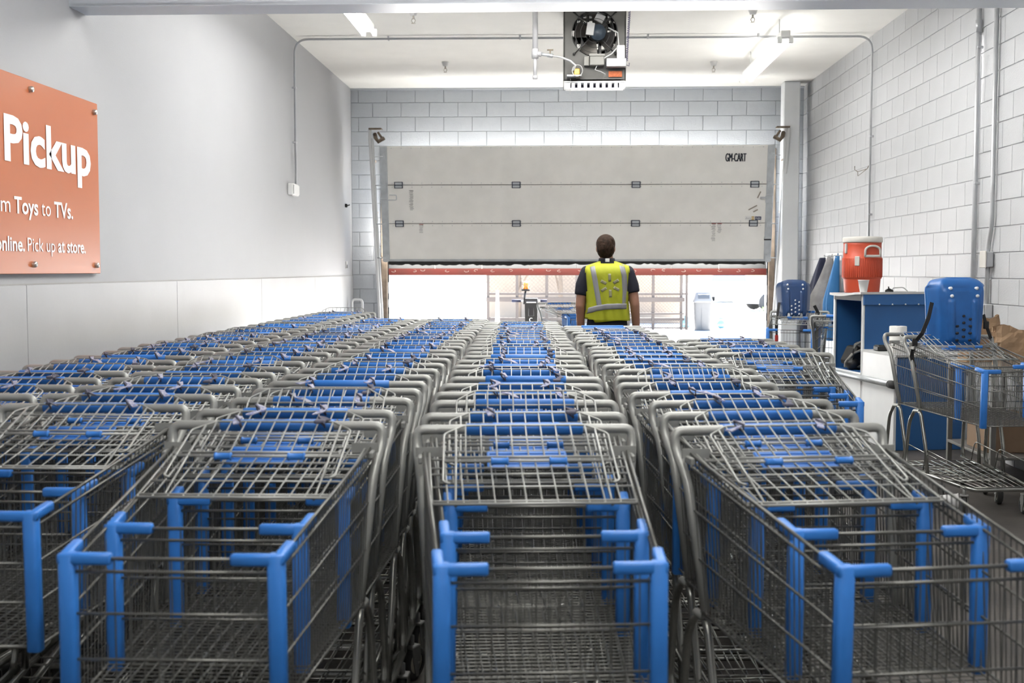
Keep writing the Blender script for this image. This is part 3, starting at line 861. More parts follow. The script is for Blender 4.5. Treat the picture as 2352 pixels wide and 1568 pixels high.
def cart_meshes():
    M = {}
    b = MB()
    for t, r in LV:
        b.tube([SP(-1, 0, t), SP(-1, 1, t)], r, 6); b.tube([SP(1, 0, t), SP(1, 1, t)], r, 6)
        b.tube([NP(-1, t), NP(1, t)], r, 6)
    nv = 33
    for i in range(nv):
        k = (i + .5) / nv
        for s in (-1, 1):
            b.tube([SP(s, k, 0), SP(s, k, 1)], .0016, 4, cap=False)
        b.tube([SP(-1, k, 1), SP(1, k, 1)], .0016, 4, cap=False)
    for i in range(15):
        x = -1 + 2 * (i + .5) / 15
        b.tube([NP(x, 0), NP(x, 1)], .0016, 4, cap=False)
        b.tube([SP(-1, 0, 1).lerp(SP(1, 0, 1), (x + 1) / 2), NP(x, 1)], .0022, 4, cap=False)
    b.tube([SP(-1, 0, 1), SP(1, 0, 1)], .004, 6)
    M['basket'] = b.mesh('basket', 'cart_wire')
    # blue corner guards
    for s in (-1, 1):
        g = MB()
        top, bot = SP(s, 1, 0), SP(s, 1, 1)
        ins = Vector((-s * .006, .004, 0))
        g.bar(top + ins + Vector((0, 0, .012)), bot + ins + Vector((0, 0, -.012)), .036, .034, up=(0, 1, 0))
        d = (NP(-s, 0) - top).normalized()
        g.bar(top - d * .012, top + d * .098, .024, .025)
        d2 = (SP(s, 0, 0) - top).normalized()
        g.bar(top - d2 * .010, top + d2 * .088, .024, .025)
        M['guard%d' % s] = g.mesh('corner_guard', 'cart_blue')
    # handle frame
    h = MB()
    path = fillet([(-.262, -.185, .60), (-.284, -.075, .93), (-.298, -.01, 1.00), (-.300, 0, 1.05), (.300, 0, 1.05), (.298, -.01, 1.00), (.284, -.075, .93), (.262, -.185, .60)], .042, 5)
    h.tube(path, .0135, 10)
    for s in (-1, 1):
        h.tube(fillet([(s * .262, -.185, .60), (s * .262, -.175, .578), (s * .262, -.10, .575)], .02), .0115, 8)
        h.box((s * .262, -.08, 1.0), (.075, .004, .026))
        h.box((s * .285, -.10, .985), (.012, .06, .02), b=.003)
    M['handle_frame'] = h.mesh('handle_frame', 'cart_tube')
    g = MB(); g.tube([(-.162, 0, 1.05), (-.158, 0, 1.05), (.158, 0, 1.05), (.162, 0, 1.05)], [.014, .0168, .0168, .014], 12)
    M['handle_grip'] = g.mesh('handle_grip', 'cart_blue')
    # rear gate, swung up by the cart nested behind
    g = MB()
    def GP(x, k): return Vector((x * lerp(.262, .246, k), -lerp(.075, .455, k), lerp(.998, .932, k)))
    for k, r in ((0, .0045), (.16, .003), (.34, .003), (.46, .0032), (.70, .003), (.955, .0038), (1.0, .0038)):
        g.tube([GP(-1, k), GP(1, k)], r, 6)
    for i in range(14):
        x = -1 + 2 * i / 13
        g.tube([GP(x, 0), GP(x, 1.0)], .0032 if i in (0, 13) else .0026, 5)
    M['rear_gate'] = g.mesh('rear_gate', 'cart_tube')
    # child seat back with chamfered top bar (local to its own hinge)
    g = MB()
    def BP(x, k): return Vector((x, -lerp(.028, .20, k), lerp(1.064, 1.004, k)))
    g.tube(fillet([BP(-.205, 1.75), BP(-.222, 1.7), BP(-.222, .28), BP(-.165, 0), BP(.165, 0), BP(.222, .28), BP(.222, 1.7), BP(.205, 1.75)], .012, 3), .0034, 6)
    g.tube([BP(-.222, .42), BP(.222, .42)], .003, 6)
    g.tube([BP(-.21, 1.0), BP(.21, 1.0)], .0036, 6)
    g.tube([BP(-.222, 1.12), BP(.222, 1.12)], .0036, 6)
    for i in range(9):
        x = -.164 + .041 * i
        g.tube([BP(x, 0), BP(x, 1.0)], .0026, 5)
    for s in (-1, 1): g.tube([BP(s * .19, .14), BP(s * .19, 2.35)], .0036, 5)
    M['seat_back'] = g.mesh('seat_back', 'cart_tube')
    c = MB(); c.tube([(-.023, 0, 0), (-.020, 0, 0), (-.017, 0, 0), (.017, 0, 0), (.020, 0, 0), (.023, 0, 0)], [.0095, .0115, .009, .009, .0115, .0095], 10)
    M['seat_clip'] = c.mesh('seat_clip', 'cart_blue')
    p = MB(); p.box((0, -.135, .985), (.215, .10, .007), rot=Matrix.Rotation(R(17), 3, 'X'), b=.003)
    for q in range(3): p.box((0, -.105 - q * .028, .9985 - q * .0086), (.20, .008, .004), rot=Matrix.Rotation(R(17), 3, 'X'))
    M['seat_pad'] = p.mesh('seat_pad', 'cart_pad')
    # lower frame
    f = MB()
    for s in (-1, 1):
        f.tube(fillet([(s * .262, -.10, .575), (s * .266, -.035, .50), (s * .272, -.005, .26), (s * .272, -.03, .20)], .04), .0115, 8)
        f.tube(fillet([(s * .262, -.175, .578), (s * .262, -.20, .56), (s * .258, -.27, .35), (s * .252, -.29, .19)], .03), .0115, 8)
        f.tube([(s * .272, 0, .20), (s * .262, -.25, .185), (s * .205, -.66, .175)], .012, 8)
    f.tube(fillet([(-.205, -.66, .175), (-.18, -.765, .172), (.18, -.765, .172), (.205, -.66, .175)], .04), .012, 8)
    f.tube([(-.262, -.25, .185), (.262, -.25, .185)], .008, 6)
    M['lower_frame'] = f.mesh('lower_frame', 'cart_chrome')
    t = MB()
    for i in range(9):
        x = (i - 4) / 4
        t.tube([(x * .23, -.24, .212), (x * .165, -.75, .188)], .003, 5)
    for k in (0, .33, .66, 1.0):
        t.tube([(-lerp(.235, .17, k), -lerp(.24, .75, k), lerp(.21, .186, k)), (lerp(.235, .17, k), -lerp(.24, .75, k), lerp(.21, .186, k))], .0035, 5)
    t.tube(fillet([(-.235, -.70, .30), (-.245, -.24, .34), (-.24, -.20, .20)], .04), .004, 5)
    t.tube(fillet([(.235, -.70, .30), (.245, -.24, .34), (.24, -.20, .20)], .04), .004, 5)
    M['lower_tray'] = t.mesh('lower_tray', 'cart_chrome')
    c = MB()
    for s in (-1, 1):
        c.extr([(-.022, .045), (.022, .045), (.030, .012), (.012, -.062), (-.002, -.062), (-.020, .0)], .004,
               M=Matrix.Translation((s * .022 + .002, 0, .078)) @ Matrix.Rotation(-PI / 2, 4, 'Y') @ Matrix(((0, 1, 0, 0), (1, 0, 0, 0), (0, 0, 1, 0), (0, 0, 0, 1))))
    c.box((0, 0, .125), (.052, .05, .012), b=.003); c.tube([(0, 0, .125), (0, 0, .165)], .012, 8)
    M['caster'] = c.mesh('caster', 'caster_steel')
    w = MB(); RM = Matrix.Rotation(PI / 2, 4, 'Y')
    w.lathe([(.040, -.015), (.056, -.015), (.062, -.008), (.062, .008), (.056, .015), (.040, .015)], 20, 0, M=RM, cap=False)
    w.lathe([(.010, -.017), (.036, -.012), (.041, -.012), (.041, .012), (.036, .012), (.010, .017)], 16, 1, M=RM)
    w.tube([(-.026, 0, 0), (.026, 0, 0)], .007, 8, 2)
    M['wheel'] = w.mesh('wheel', ['rubber', 'hub_cream', 'caster_steel'])
    # seat-belt straps, several ways of lying
    rr = random.Random(21)
    for v in range(6):
        for q, sd in enumerate((-1, 1)):
            s = MB()
            x = sd * rr.uniform(.085, .135)
            m_ = 0 if rr.random() < .8 else 1
            w_ = .0095
            pts = [Vector((x, -.02, 1.078)), Vector((x + rr.uniform(-.01, .02), -.045, 1.070))]
            ln = rr.choice((1, 2, 2, 3))
            p = pts[-1].copy(); dx = rr.uniform(-.022, .022)
            for j in range(ln):
                p = p + Vector((dx + rr.uniform(-.012, .012), -.022, -.0075 + (rr.uniform(0, .010) if j < 2 else 0)))
                pts.append(p.copy())
            vs_, fs = [], []
            for j, p in enumerate(pts):
                tw = rr.uniform(-.5, .5)
                o = Vector((math.cos(tw), math.sin(tw) * .4, math.sin(tw) * .5)) * w_
                up = Vector((0, 0, .0016))
                vs_ += [p - o - up, p + o - up, p + o + up, p - o + up]
            for j in range(len(pts) - 1):
                for e in range(4): fs.append((j * 4 + e, j * 4 + (e + 1) % 4, j * 4 + 4 + (e + 1) % 4, j * 4 + 4 + e))
            fs += [(3, 2, 1, 0), tuple(len(pts) * 4 - 4 + e for e in range(4))]
            s.add(vs_, fs, m_)
            s.tube([(x - .004, -.028, 1.066), (x + .012, -.05, 1.052), (x + .01, -.06, 1.072), (x - .008, -.03, 1.08)], .0032, 5, 1, closed=True)
            if rr.random() < .5:
                s.box(tuple(pts[-1]), (.030, .034, .010), m_ if rr.random() < .5 else 1, b=.003)
            M['strap%d_%d' % (v, q)] = s.mesh('safety_strap', ['strap_white', 'strap_dark'])
    return M
CM = cart_meshes()
# child-seat pose pivots
seat_rng = random.Random(5)
def place_cart(x, y, yaw, label, group, seat=0.0, strap=None, rng=seat_rng, tilt=0.0):
    t = thing('shopping_cart', label, 'shopping cart', (x, y, 0), yaw, group)
    part('handle_frame', CM['handle_frame'], t)
    part('handle_grip', CM['handle_grip'], t, label='blue plastic handle grip')
    part('basket', CM['basket'], t)
    part('corner_guard', CM['guard-1'], t, label='blue plastic corner guard')
    part('corner_guard', CM['guard1'], t, label='blue plastic corner guard')
    part('rear_gate', CM['rear_gate'], t)
    # hinge of the seat back is near its lower bar
    piv = Vector((0, -.20, 1.004))
    sb = part('seat_back', CM['seat_back'], t)
    if seat:
        Mx = Matrix.Translation(piv) @ Matrix.Rotation(-R(seat), 4, 'X') @ Matrix.Translation(-piv)
        sb.matrix_local = Mx
    for cx in (-.088, .088):
        part('seat_clip', CM['seat_clip'], sb, (cx + rng.uniform(-.015, .015), -.222, .9965), label='blue seat clip')
    part('seat_pad', CM['seat_pad'], t, label='blue plastic seat pad')
    v = (rng.randrange(6) if rng.random() < .75 else -1) if strap is None else strap
    if v >= 0:
        part('safety_strap', CM['strap%d_0' % v], t, label='fabric seat belt strap')
        part('safety_strap', CM['strap%d_1' % v], t, label='fabric seat belt strap')
    part('lower_frame', CM['lower_frame'], t)
    part('lower_tray', CM['lower_tray'], t)
    for (cx, cy, dz) in ((-.268, -.03, .035), (.268, -.03, .035), (-.195, -.68, 0), (.195, -.68, 0)):
        c = part('caster', CM['caster'], t, (cx, cy, .0), (0, 0, rng.uniform(-.5, .5) + (PI if False else 0)))
        part('wheel', CM['wheel'], c, (0, .014, .062))
    return t
ORD = ['first', 'second', 'third', 'fourth', 'fifth', 'sixth', 'seventh', 'eighth', 'ninth', 'tenth', 'eleventh', 'twelfth', 'thirteenth',
       'fourteenth', 'fifteenth', 'sixteenth', 'seventeenth', 'eighteenth', 'nineteenth', 'twentieth', 'twenty-first', 'twenty-second',
       'twenty-third', 'twenty-fourth', 'twenty-fifth', 'twenty-sixth', 'twenty-seventh', 'twenty-eighth', 'twenty-ninth', 'thirtieth']
ROWS = [
    # name, group, near handle (x,y), far handle (x,y), count, nose x of the nearest cart
    ('the row along the left wall', 'carts along the left wall', (-2.10, 3.68), (-2.14, 11.95), 28, -2.08),
    ('the second row from the left wall', 'carts in the second row', (-1.477, 3.69), (-1.50, 10.29), 23, -1.475),
    ('the third row from the left wall', 'carts in the third row', (-.789, 3.29), (-.885, 10.22), 24, -.785),
    ('the centre row', 'carts in the centre row', (-.086, 3.24), (-.288, 9.75), 23, -.008),
    ('the row ending at the man', 'carts in the row by the man', (.62, 3.265), (.361, 9.05), 20, .785),
    ('the short row beside the blue counter', 'carts in the short right row', (1.135, 6.16), (1.05, 7.36), 5, 1.125),
]
JIT = random.Random(9)
for ri, (nm, grp, a, b, n, nx) in enumerate(ROWS):
    for i in range(n):
        k = i / (n - 1)
        x, y = lerp(a[0], b[0], k), lerp(a[1], b[1], k)
        rowyaw = math.atan2(b[0] - a[0], b[1] - a[1])         # direction of the row
        noseyaw = math.atan2(nx - a[0], .95)
        w = max(0.0, 1 - i / 4.0)
        yaw = lerp(-rowyaw, noseyaw, w) if ri in (3, 4) else lerp(-rowyaw, noseyaw, max(0, 1 - i / 2.0))
        if ri == 4 and i > 0: x += .02 * math.sin(i * 1.3)
        if i: x += JIT.uniform(-.012, .012); y += JIT.uniform(-.022, .022); yaw += JIT.uniform(-.014, .014)
        seat = 0.0
        if i:
            q = JIT.random()
            seat = JIT.uniform(-3, 3) if q < .8 else (JIT.uniform(8, 20) if q < .9 else -JIT.uniform(6, 12))
        if i == n - 1 and ri in (0, 2): seat = -16
        if i == 0 and n > 1:
            lab = 'grey shopping cart at the front of %s' % nm if ri else 'grey shopping cart nearest the camera in %s' % nm
        elif i == n - 1:
            lab = 'grey shopping cart at the far end of %s' % nm
        else:
            lab = 'grey shopping cart, %s from the front of %s' % (ORD[i], nm)
        place_cart(x, y, yaw, lab, grp, seat)

# moulded infant seats that ride on some carts
def infant_seat(parent, loc, rot, m_, scale=1.0, cut=False):
    W, Hh = .185, .43
    vs_, fs = [], []
    nr, nc = 45, 43
    for i in range(nr):
        v = i / (nr - 1)
        z = v * Hh
        w = W * (1 - .14 * (1 - v) ** 1.5)
        if v > .80: w *= math.sqrt(max(0.0, 1 - ((v - .80) / .2) ** 2.6)) * .42 + .58
        for j in range(nc):
            s = -1 + 2 * j / (nc - 1)
            a = abs(s)
            x = s * w
            y = -.030 * (1 - a ** 4) - .035 * math.sin(min(v, 1) * PI * .55) + (.10 * max(0, a - .72) / .28 * (1 if v < .9 else .7))
            if v > .86: y += .05 * ((v - .86) / .14) ** 2
            if a < .62 and .06 < v < .84: y -= .016
            if .36 < a < .52 and .10 < v < .66: y -= .013
            if cut and v < .14 and .30 < a < .55: z_ = .14 * Hh
            else: z_ = z
            vs_.append((x, y, z_))
    for i in range(nr - 1):
        for j in range(nc - 1):
            fs.append((i * nc + j, i * nc + j + 1, (i + 1) * nc + j + 1, (i + 1) * nc + j))
    mb_ = MB(); mb_.add(vs_, fs, 0, True)
    me = mb_.mesh('seat_shell', m_)
    o = part('infant_seat', me, parent, loc, rot, 'blue moulded infant seat')
    o.scale = (scale,) * 3
    sm_ = o.modifiers.new('thick', 'SOLIDIFY'); sm_.thickness = .012; sm_.offset = 1
    # rim lip round the shell
    edge = [Vector(vs_[i * nc]) for i in range(nr)] + [Vector(vs_[(nr - 1) * nc + j]) for j in range(1, nc - 1)] + [Vector(vs_[i * nc + nc - 1]) for i in range(nr - 1, -1, -1)]
    mb_ = MB(); mb_.tube(edge, .014, 8); part('seat_rim', mb_.mesh('seat_rim', m_), o)
    # discs for holes; the upper white four paint bright wall seen through
    rv_ = MB(); rv_.tube([(0, -.100, 0), (0, -.060, 0)], .0105, 12); rv_ = rv_.mesh('bright_hole_disc', 'mark_white')
    for (x, z) in ((-.085, .365), (.085, .365), (-.078, .315), (.088, .315)):
        part('bright_hole_disc', rv_, o, (x, 0, z))
    vh_ = MB(); vh_.tube([(0, -.028, 0), (0, .028, 0)], .0085, 10); vh_ = vh_.mesh('vent_hole', 'ink_dark' if not cut else 'mark_white')
    for k in range(11):
        row, colm = k // 3, k % 3
        z = .03 + row * .045 + (.022 if colm == 1 else 0)
        if k == 9 or k == 10: z, colm = (.185, 1) if k == 9 else (.165, 2)
        part('vent_hole', vh_, o, (-.042 + colm * .042, -.064 + .018 * max(0, .10 - z) / .10, z))
    return o
def harness(parent, pts, r=.012):
    mb_ = MB(); pts = [Vector(p) for p in pts]
    vs_, fs = [], []
    for j, p in enumerate(pts):
        t_ = (pts[min(j + 1, len(pts) - 1)] - pts[max(j - 1, 0)]).normalized()
        sd = t_.cross(Vector((0, 1, 0))).normalized() * r
        n_ = Vector((0, .0025, 0))
        vs_ += [p - sd - n_, p + sd - n_, p + sd + n_, p - sd + n_]
    for j in range(len(pts) - 1):
        for e in range(4): fs.append((j * 4 + e, j * 4 + (e + 1) % 4, j * 4 + 4 + (e + 1) % 4, j * 4 + 4 + e))
    fs += [(3, 2, 1, 0), tuple(len(pts) * 4 - 4 + e for e in range(4))]
    mb_.add(vs_, fs)
    mb_.box(tuple(pts[len(pts) // 2]), (.035, .018, .05), b=.004)
    return part('harness_strap', mb_.mesh('harness_strap', 'black_web'), parent)

# pair of nested carts parked against the block wall, infant seat on the front one
cA = place_cart(2.59, 7.86, R(7), 'parked grey shopping cart with a tall blue infant seat, by the block wall', 'carts parked by the block wall', strap=-1)
infant_seat(cA, (.03, -.10, 1.0), (R(-6), 0, R(-4)), 'seat_blue')
harness(cA, [(-.16, -.10, 1.28), (-.19, -.12, 1.18), (-.235, -.13, 1.08), (-.27, -.10, 1.02), (-.285, -.09, .93), (-.27, -.10, .86)], .013)
harness(cA, [(.19, -.10, 1.20), (.22, -.08, 1.13), (.27, -.05, 1.04)], .010)
mb = MB(); mb.box((-.275, -.10, .845), (.03, .02, .03), b=.005); part('buckle_tag', mb.mesh('buckle_tag', 'red_clip'), cA)
place_cart(2.55, 8.18, R(7), 'grey shopping cart nested behind the one with the tall blue infant seat', 'carts parked by the block wall', strap=-1)
# parked farther back, near the door
cB = place_cart(2.58, 12.55, R(-17), 'grey shopping cart with a navy infant seat, parked near the door column', 'carts parked by the block wall', strap=-1)
infant_seat(cB, (-.04, -.12, .99), (R(-14), 0, R(14)), 'seat_navy', .92, True)
harness(cB, [(-.20, -.12, 1.15), (-.215, -.14, 1.02), (-.22, -.16, .90), (-.215, -.17, .80)], .013)
harness(cB, [(.16, -.12, 1.12), (.20, -.10, 1.04), (.18, -.06, .98), (.20, -.04, .90)], .016)
mb = MB(); mb.box((-.215, -.175, .775), (.035, .03, .07), b=.006); part('buckle', mb.mesh('buckle', 'red_clip'), cB)
place_cart(2.74, 11.30, R(180 - 12), 'grey shopping cart half hidden behind the blue counter, facing the door', 'carts parked by the block wall', strap=-1)

# ================================================================== SERVICE COUNTER
ct = thing('service_counter', 'blue and white stepped service counter against the block wall', 'counter', (2.79, 9.75, 0), R(9))
# local: x across (towards wall), y away from camera
def cpart(name, boxes, m_, lab=None, par=None, b=.004):
    mb_ = MB()
    for bx_ in boxes: mb_.box(bx_[0], bx_[1], 0, b=b)
    return part(name, mb_.mesh(name, m_), par or ct, label=lab)
cpart('white_side', [((.01, .325, .39), (.02, .645, .78)), ((.01, .985, .27), (.02, .66, .54))], 'counter_white', 'white laminate side')
cpart('front_panel', [((.32, .012, .38), (.60, .02, .76))], 'counter_blue', 'blue end panel')
cpart('low_top', [((.31, .33, .785), (.62, .68, .025))], 'counter_top', 'grey low worktop')
cpart('shelf_frame', [((.01, .99, .56), (.02, .66, .05)), ((.01, .672, .90), (.02, .03, .72)), ((.01, 1.305, .90), (.02, .03, .72)), ((.01, .99, 1.235), (.02, .66, .03))], 'counter_white', 'white frame of the open shelf')
cpart('back_panel', [((.32, .665, 1.02), (.60, .02, .48))], 'counter_blue', 'blue upright panel')
cpart('shelf_lining', [((.32, .985, .575), (.60, .62, .02)), ((.61, .985, .9), (.02, .62, .66)), ((.32, 1.31, .9), (.60, .02, .70)), ((.32, .69, .9), (.58, .02, .66))], 'counter_blue', 'blue lining of the open shelf')
mb = MB(); mb.box((.33, .655, 1.235), (.66, .03, .105), rot=Matrix.Rotation(R(-5), 3, 'X'), b=.004)
fa = part('fascia', mb.mesh('fascia', 'counter_blue'), ct, label='blue top fascia')
mb = MB()
for k in range(4): mb.tube([(.14 + k * .12, .63, 1.19), (.14 + k * .12, .645, 1.19)], .007, 6)
part('screw', mb.mesh('screw', 'galvanised'), fa)
mb = MB()
n = 12; vs_, fs = [], []
for i in range(n + 1):
    y = .64 + .70 * i / n
    z = 1.285 + .012 * math.cos(i / n * PI * 1.4)
    vs_ += [(-.03, y, z), (.66, y, z + .004), (.66, y, z - .016), (-.03, y, z - .02)]
for i in range(n):
    for k in range(4): fs.append((i * 4 + k, i * 4 + (k + 1) % 4, i * 4 + 4 + (k + 1) % 4, i * 4 + 4 + k))
fs += [(3, 2, 1, 0), tuple(n * 4 + e for e in range(4))]
mb.add(vs_, fs); part('high_top', mb.mesh('high_top', 'counter_top'), ct, label='grey high top')
mb = MB(); mb.box((.0, .985, 1.245), (.012, .60, .05)); part('shelf_valance', mb.mesh('shelf_valance', 'ink_dark'), ct)
mb = MB(); mb.tube([(-.03, .02, .55), (-.03, 1.30, .55)], .026, 10, 0); mb.box((-.012, .66, .55), (.02, 1.24, .03), 0)
bp_ = part('bumper_rail', mb.mesh('bumper_rail', 'galvanised'), ct, label='steel bumper rail')
mb = MB(); mb.tube([(-.03, -.05, .55), (-.03, .03, .55)], .034, 10); part('rubber_end', mb.mesh('rubber_end', 'rubber'), bp_)
cpart('kick_plate', [((.32, .66, .03), (.58, 1.26, .06))], 'ink_dark')
cpart('edge_trim', [((-.002, .675, .66), (.008, .008, 1.24)), ((-.004, .004, .39), (.008, .012, .78))], 'counter_white')
# things on and in the counter
cz = math.cos(R(9)); sz_ = math.sin(R(9))
def on_ct(x, y, z): return (2.79 + x * cz - y * sz_, 9.75 + x * sz_ + y * cz, z)
wc = thing('water_cooler', 'orange round water cooler with a white lid on the counter', 'cooler', on_ct(.155, 1.05, 1.285), R(6))
mb = MB(); mb.lathe([(.150, 0), (.155, .01), (.163, .12), (.164, .125), (.172, .13), (.176, .24), (.174, .315), (.168, .32), (.166, .43), (.168, .455)], 40)
for k in range(60):
    a = 2 * PI * k / 60; 
    mb.box((.1745 * math.cos(a), .1745 * math.sin(a), .225), (.006, .006, .17), rot=Matrix.Rotation(a, 3, 'Z'))
part('body', mb.mesh('body', 'cooler_orange'), wc)
mb = MB(); mb.lathe([(.172, .452), (.176, .462), (.176, .492), (.168, .504), (.10, .508), (.03, .508)], 40); part('lid', mb.mesh('lid', 'cooler_lid'), wc)
mb = MB(); mb.tube(fillet([(-.07, 0, 0), (-.068, 0, .07), (-.03, 0, .095), (.03, 0, .095), (.068, 0, .07), (.07, 0, 0)], .03), .010, 8); mb.box((0, 0, .005), (.15, .014, .022), b=.004)
hd = part('carry_handle', mb.mesh('carry_handle', 'cooler_lid'), wc, (.03, -.176, .325))
mb = MB(); mb.box((0, 0, 0), (.042, .012, .085), b=.004); part('clip_plate', mb.mesh('clip_plate', 'cooler_lid'), wc, (-.10, -.146, .285), (0, 0, R(-34)))
mb = MB(); mb.box((0, 0, 0), (.02, .03, .09), b=.004); part('spigot_label', mb.mesh('spigot_label', 'label_grey'), wc, (-.165, -.04, .40))
def foam_cup(name, lab, loc, rot=(0, 0, 0)):
    mb_ = MB(); mb_.lathe([(.030, 0), (.031, .003), (.046, .100), (.049, .102), (.049, .106), (.043, .104), (.028, .006)], 24, cap=False)
    mb_.lathe([(.030, .0), (.030, .004)], 24)
    o = thing(name, lab, 'cup', loc, 0, 'white foam cups', me=mb_.mesh('foam_cup', 'foam_white')); o.rotation_euler = rot
    return o
foam_cup('foam_cup', 'white foam cup standing in front of the orange cooler', on_ct(.02, .70, 1.297))
foam_cup('foam_cup', 'white foam cup lying on the floor by the parked carts', (2.42, 7.42, .046), (R(90), R(8), R(75)))
# small things on the high top
mb = MB(); mb.tube([(.0, 0, .012), (.03, .01, .03), (.06, 0, .012)], .010, 6); mb.box((.03, 0, .010), (.07, .03, .02), b=.004); mb.tube([(.03, .0, .02), (.02, -.01, .05)], .006, 6)
thing('key_bunch', 'small black keys and clip beside the orange cooler', 'keys', on_ct(.22, .69, 1.294), 0, me=mb.mesh('key_bunch', 'black_plastic'))
mb = MB(); mb.box((.10, 0, .006), (.22, .16, .008), b=.003); mb.tube(fillet([(.0, -.05, .01), (.0, -.05, .04), (.10, -.05, .045), (.14, -.05, .01)], .02), .005, 6)
thing('clipboard', 'grey clipboard with a wire clip lying on the high counter top', 'clipboard', on_ct(.32, .82, 1.292), R(9), me=mb.mesh('clipboard', 'label_grey'))
# paper roll, tray, equipment in shelf
pr = thing('paper_roll', 'white paper roll standing on the low worktop', 'paper roll', on_ct(.075, .12, .799), 0)
mb = MB(); mb.lathe([(.020, 0), (.068, 0), (.070, .004), (.070, .222), (.067, .226), (.020, .226)], 28, cap=False); part('roll', mb.mesh('roll', 'paper_white'), pr)
mb = MB(); mb.lathe([(.0195, 0), (.0195, .2262)], 16, cap=False); part('core', mb.mesh('core', 'cardboard'), pr)
mb = MB(); mb.box((0, 0, .022), (.17, .10, .044), b=.008); mb.box((0, 0, .046), (.15, .08, .006), b=.002); mb.tube([(.08, 0, .03), (.12, .03, .05), (.13, .03, .11)], .02, 8)
thing('black_device', 'flat black handheld charger on the low worktop', 'device', on_ct(.10, .42, .80), R(9), me=mb.mesh('black_device', 'black_plastic'))
eq = thing('equipment_bundle', 'black and grey portable device with straps in the open shelf', 'device', on_ct(.12, 1.08, .585), R(20))
eq.scale = (1.15, 1.15, 1.15)
mb = MB(); mb.box((0, 0, .09), (.17, .14, .16), rot=Matrix.Rotation(R(28), 3, 'Y'), b=.02); mb.box((.06, .02, .15), (.10, .10, .12), rot=Matrix.Rotation(R(15), 3, 'X'), b=.02); mb.ball((-.05, -.03, .05), (.06, .06, .05))
part('body', mb.mesh('body', 'black_plastic'), eq)
mb = MB()
f0 = [(-.08, -.08, .13), (-.06, -.08, .20), (.03, -.08, .235), (.02, -.08, .165)]
mb.tube(f0, .012, 6, closed=True); mb.tube([(-.08, -.08, .13), (-.10, -.02, .06), (-.08, .02, .02)], .012, 6); mb.tube([(.03, -.08, .235), (.10, -.02, .27)], .014, 6)
part('guard_frame', mb.mesh('guard_frame', 'grey_plastic'), eq)
mb = MB(); mb.tube([(-.04, -.09, .02), (.03, -.10, .06), (.08, -.09, .03), (.10, -.05, .10), (.06, -.09, .16)], .010, 6); part('strap', mb.mesh('strap', 'black_web'), eq)

# ------------------------------------------------------------------ coats on wall hooks
rk = thing('coat_rack', 'white board with hooks on the block wall beside the cooler', 'coat rack', (XR, 14.72, 1.655))
mb = MB(); mb.box((-.012, 0, 0), (.024, .95, .10), b=.004); part('board', mb.mesh('board', 'box_white'), rk)
hk = MB(); hk.tube(fillet([(0, 0, .02), (-.05, 0, .02), (-.05, 0, .0), (-.06, 0, -.015), (-.075, 0, .0)], .01), .006, 6); hk = hk.mesh('hook', 'galvanised')
for y in (-.38, -.14, .10, .34): part('hook', hk, rk, (-.02, y, -.01))
def hanging(name, lab, cat, y, ztop, length, pr, wy, m_, seed, group='clothes hanging on the rack'):
    rr = random.Random(seed); rings = []; n = 28
    ph_ = [rr.uniform(0, 6) for _ in range(4)]
    for i in range(15):
        v = i / 14
        grow = min(1, .30 + v * 1.3) * (1 + .06 * math.sin(v * 5 + seed))
        ring = []
        for k in range(n):
            a = 2 * PI * k / n
            fold = 1 + (.16 * math.sin(4 * a + ph_[0] + v) + .10 * math.sin(7 * a + ph_[1])) * v
            ring.append((-pr * grow * fold * (.5 + .5 * math.cos(a)) * 1.0, wy * grow * fold * math.sin(a) + .02 * math.sin(v * 3 + ph_[2]), -v * length))
        rings.append(ring)
    t_ = thing(name, lab, cat, (XR - .045, y, ztop), 0, group)
    mb_ = MB(); mb_.loft(rings); part('garment', mb_.mesh('garment', m_), t_)
    mb_ = MB(); mb_.tube([(-.02, -.02, -.01), (-.02, 0, .03), (-.02, .02, -.01)], .005, 6); part('loop', mb_.mesh('loop', m_), t_)
    return t_
hanging('jacket', 'dark navy jacket hanging on the coat rack, nearest the door', 'jacket', 15.08, 1.645, .95, .24, .17, 'cloth_navy', 2)
hanging('jacket', 'grey jacket hanging in the middle of the coat rack', 'jacket', 14.66, 1.655, .92, .26, .12, 'cloth_grey', 4)
hanging('apron', 'bright blue apron hanging nearest the cooler on the rack', 'apron', 14.36, 1.66, 1.02, .17, .10, 'cloth_blue', 6)

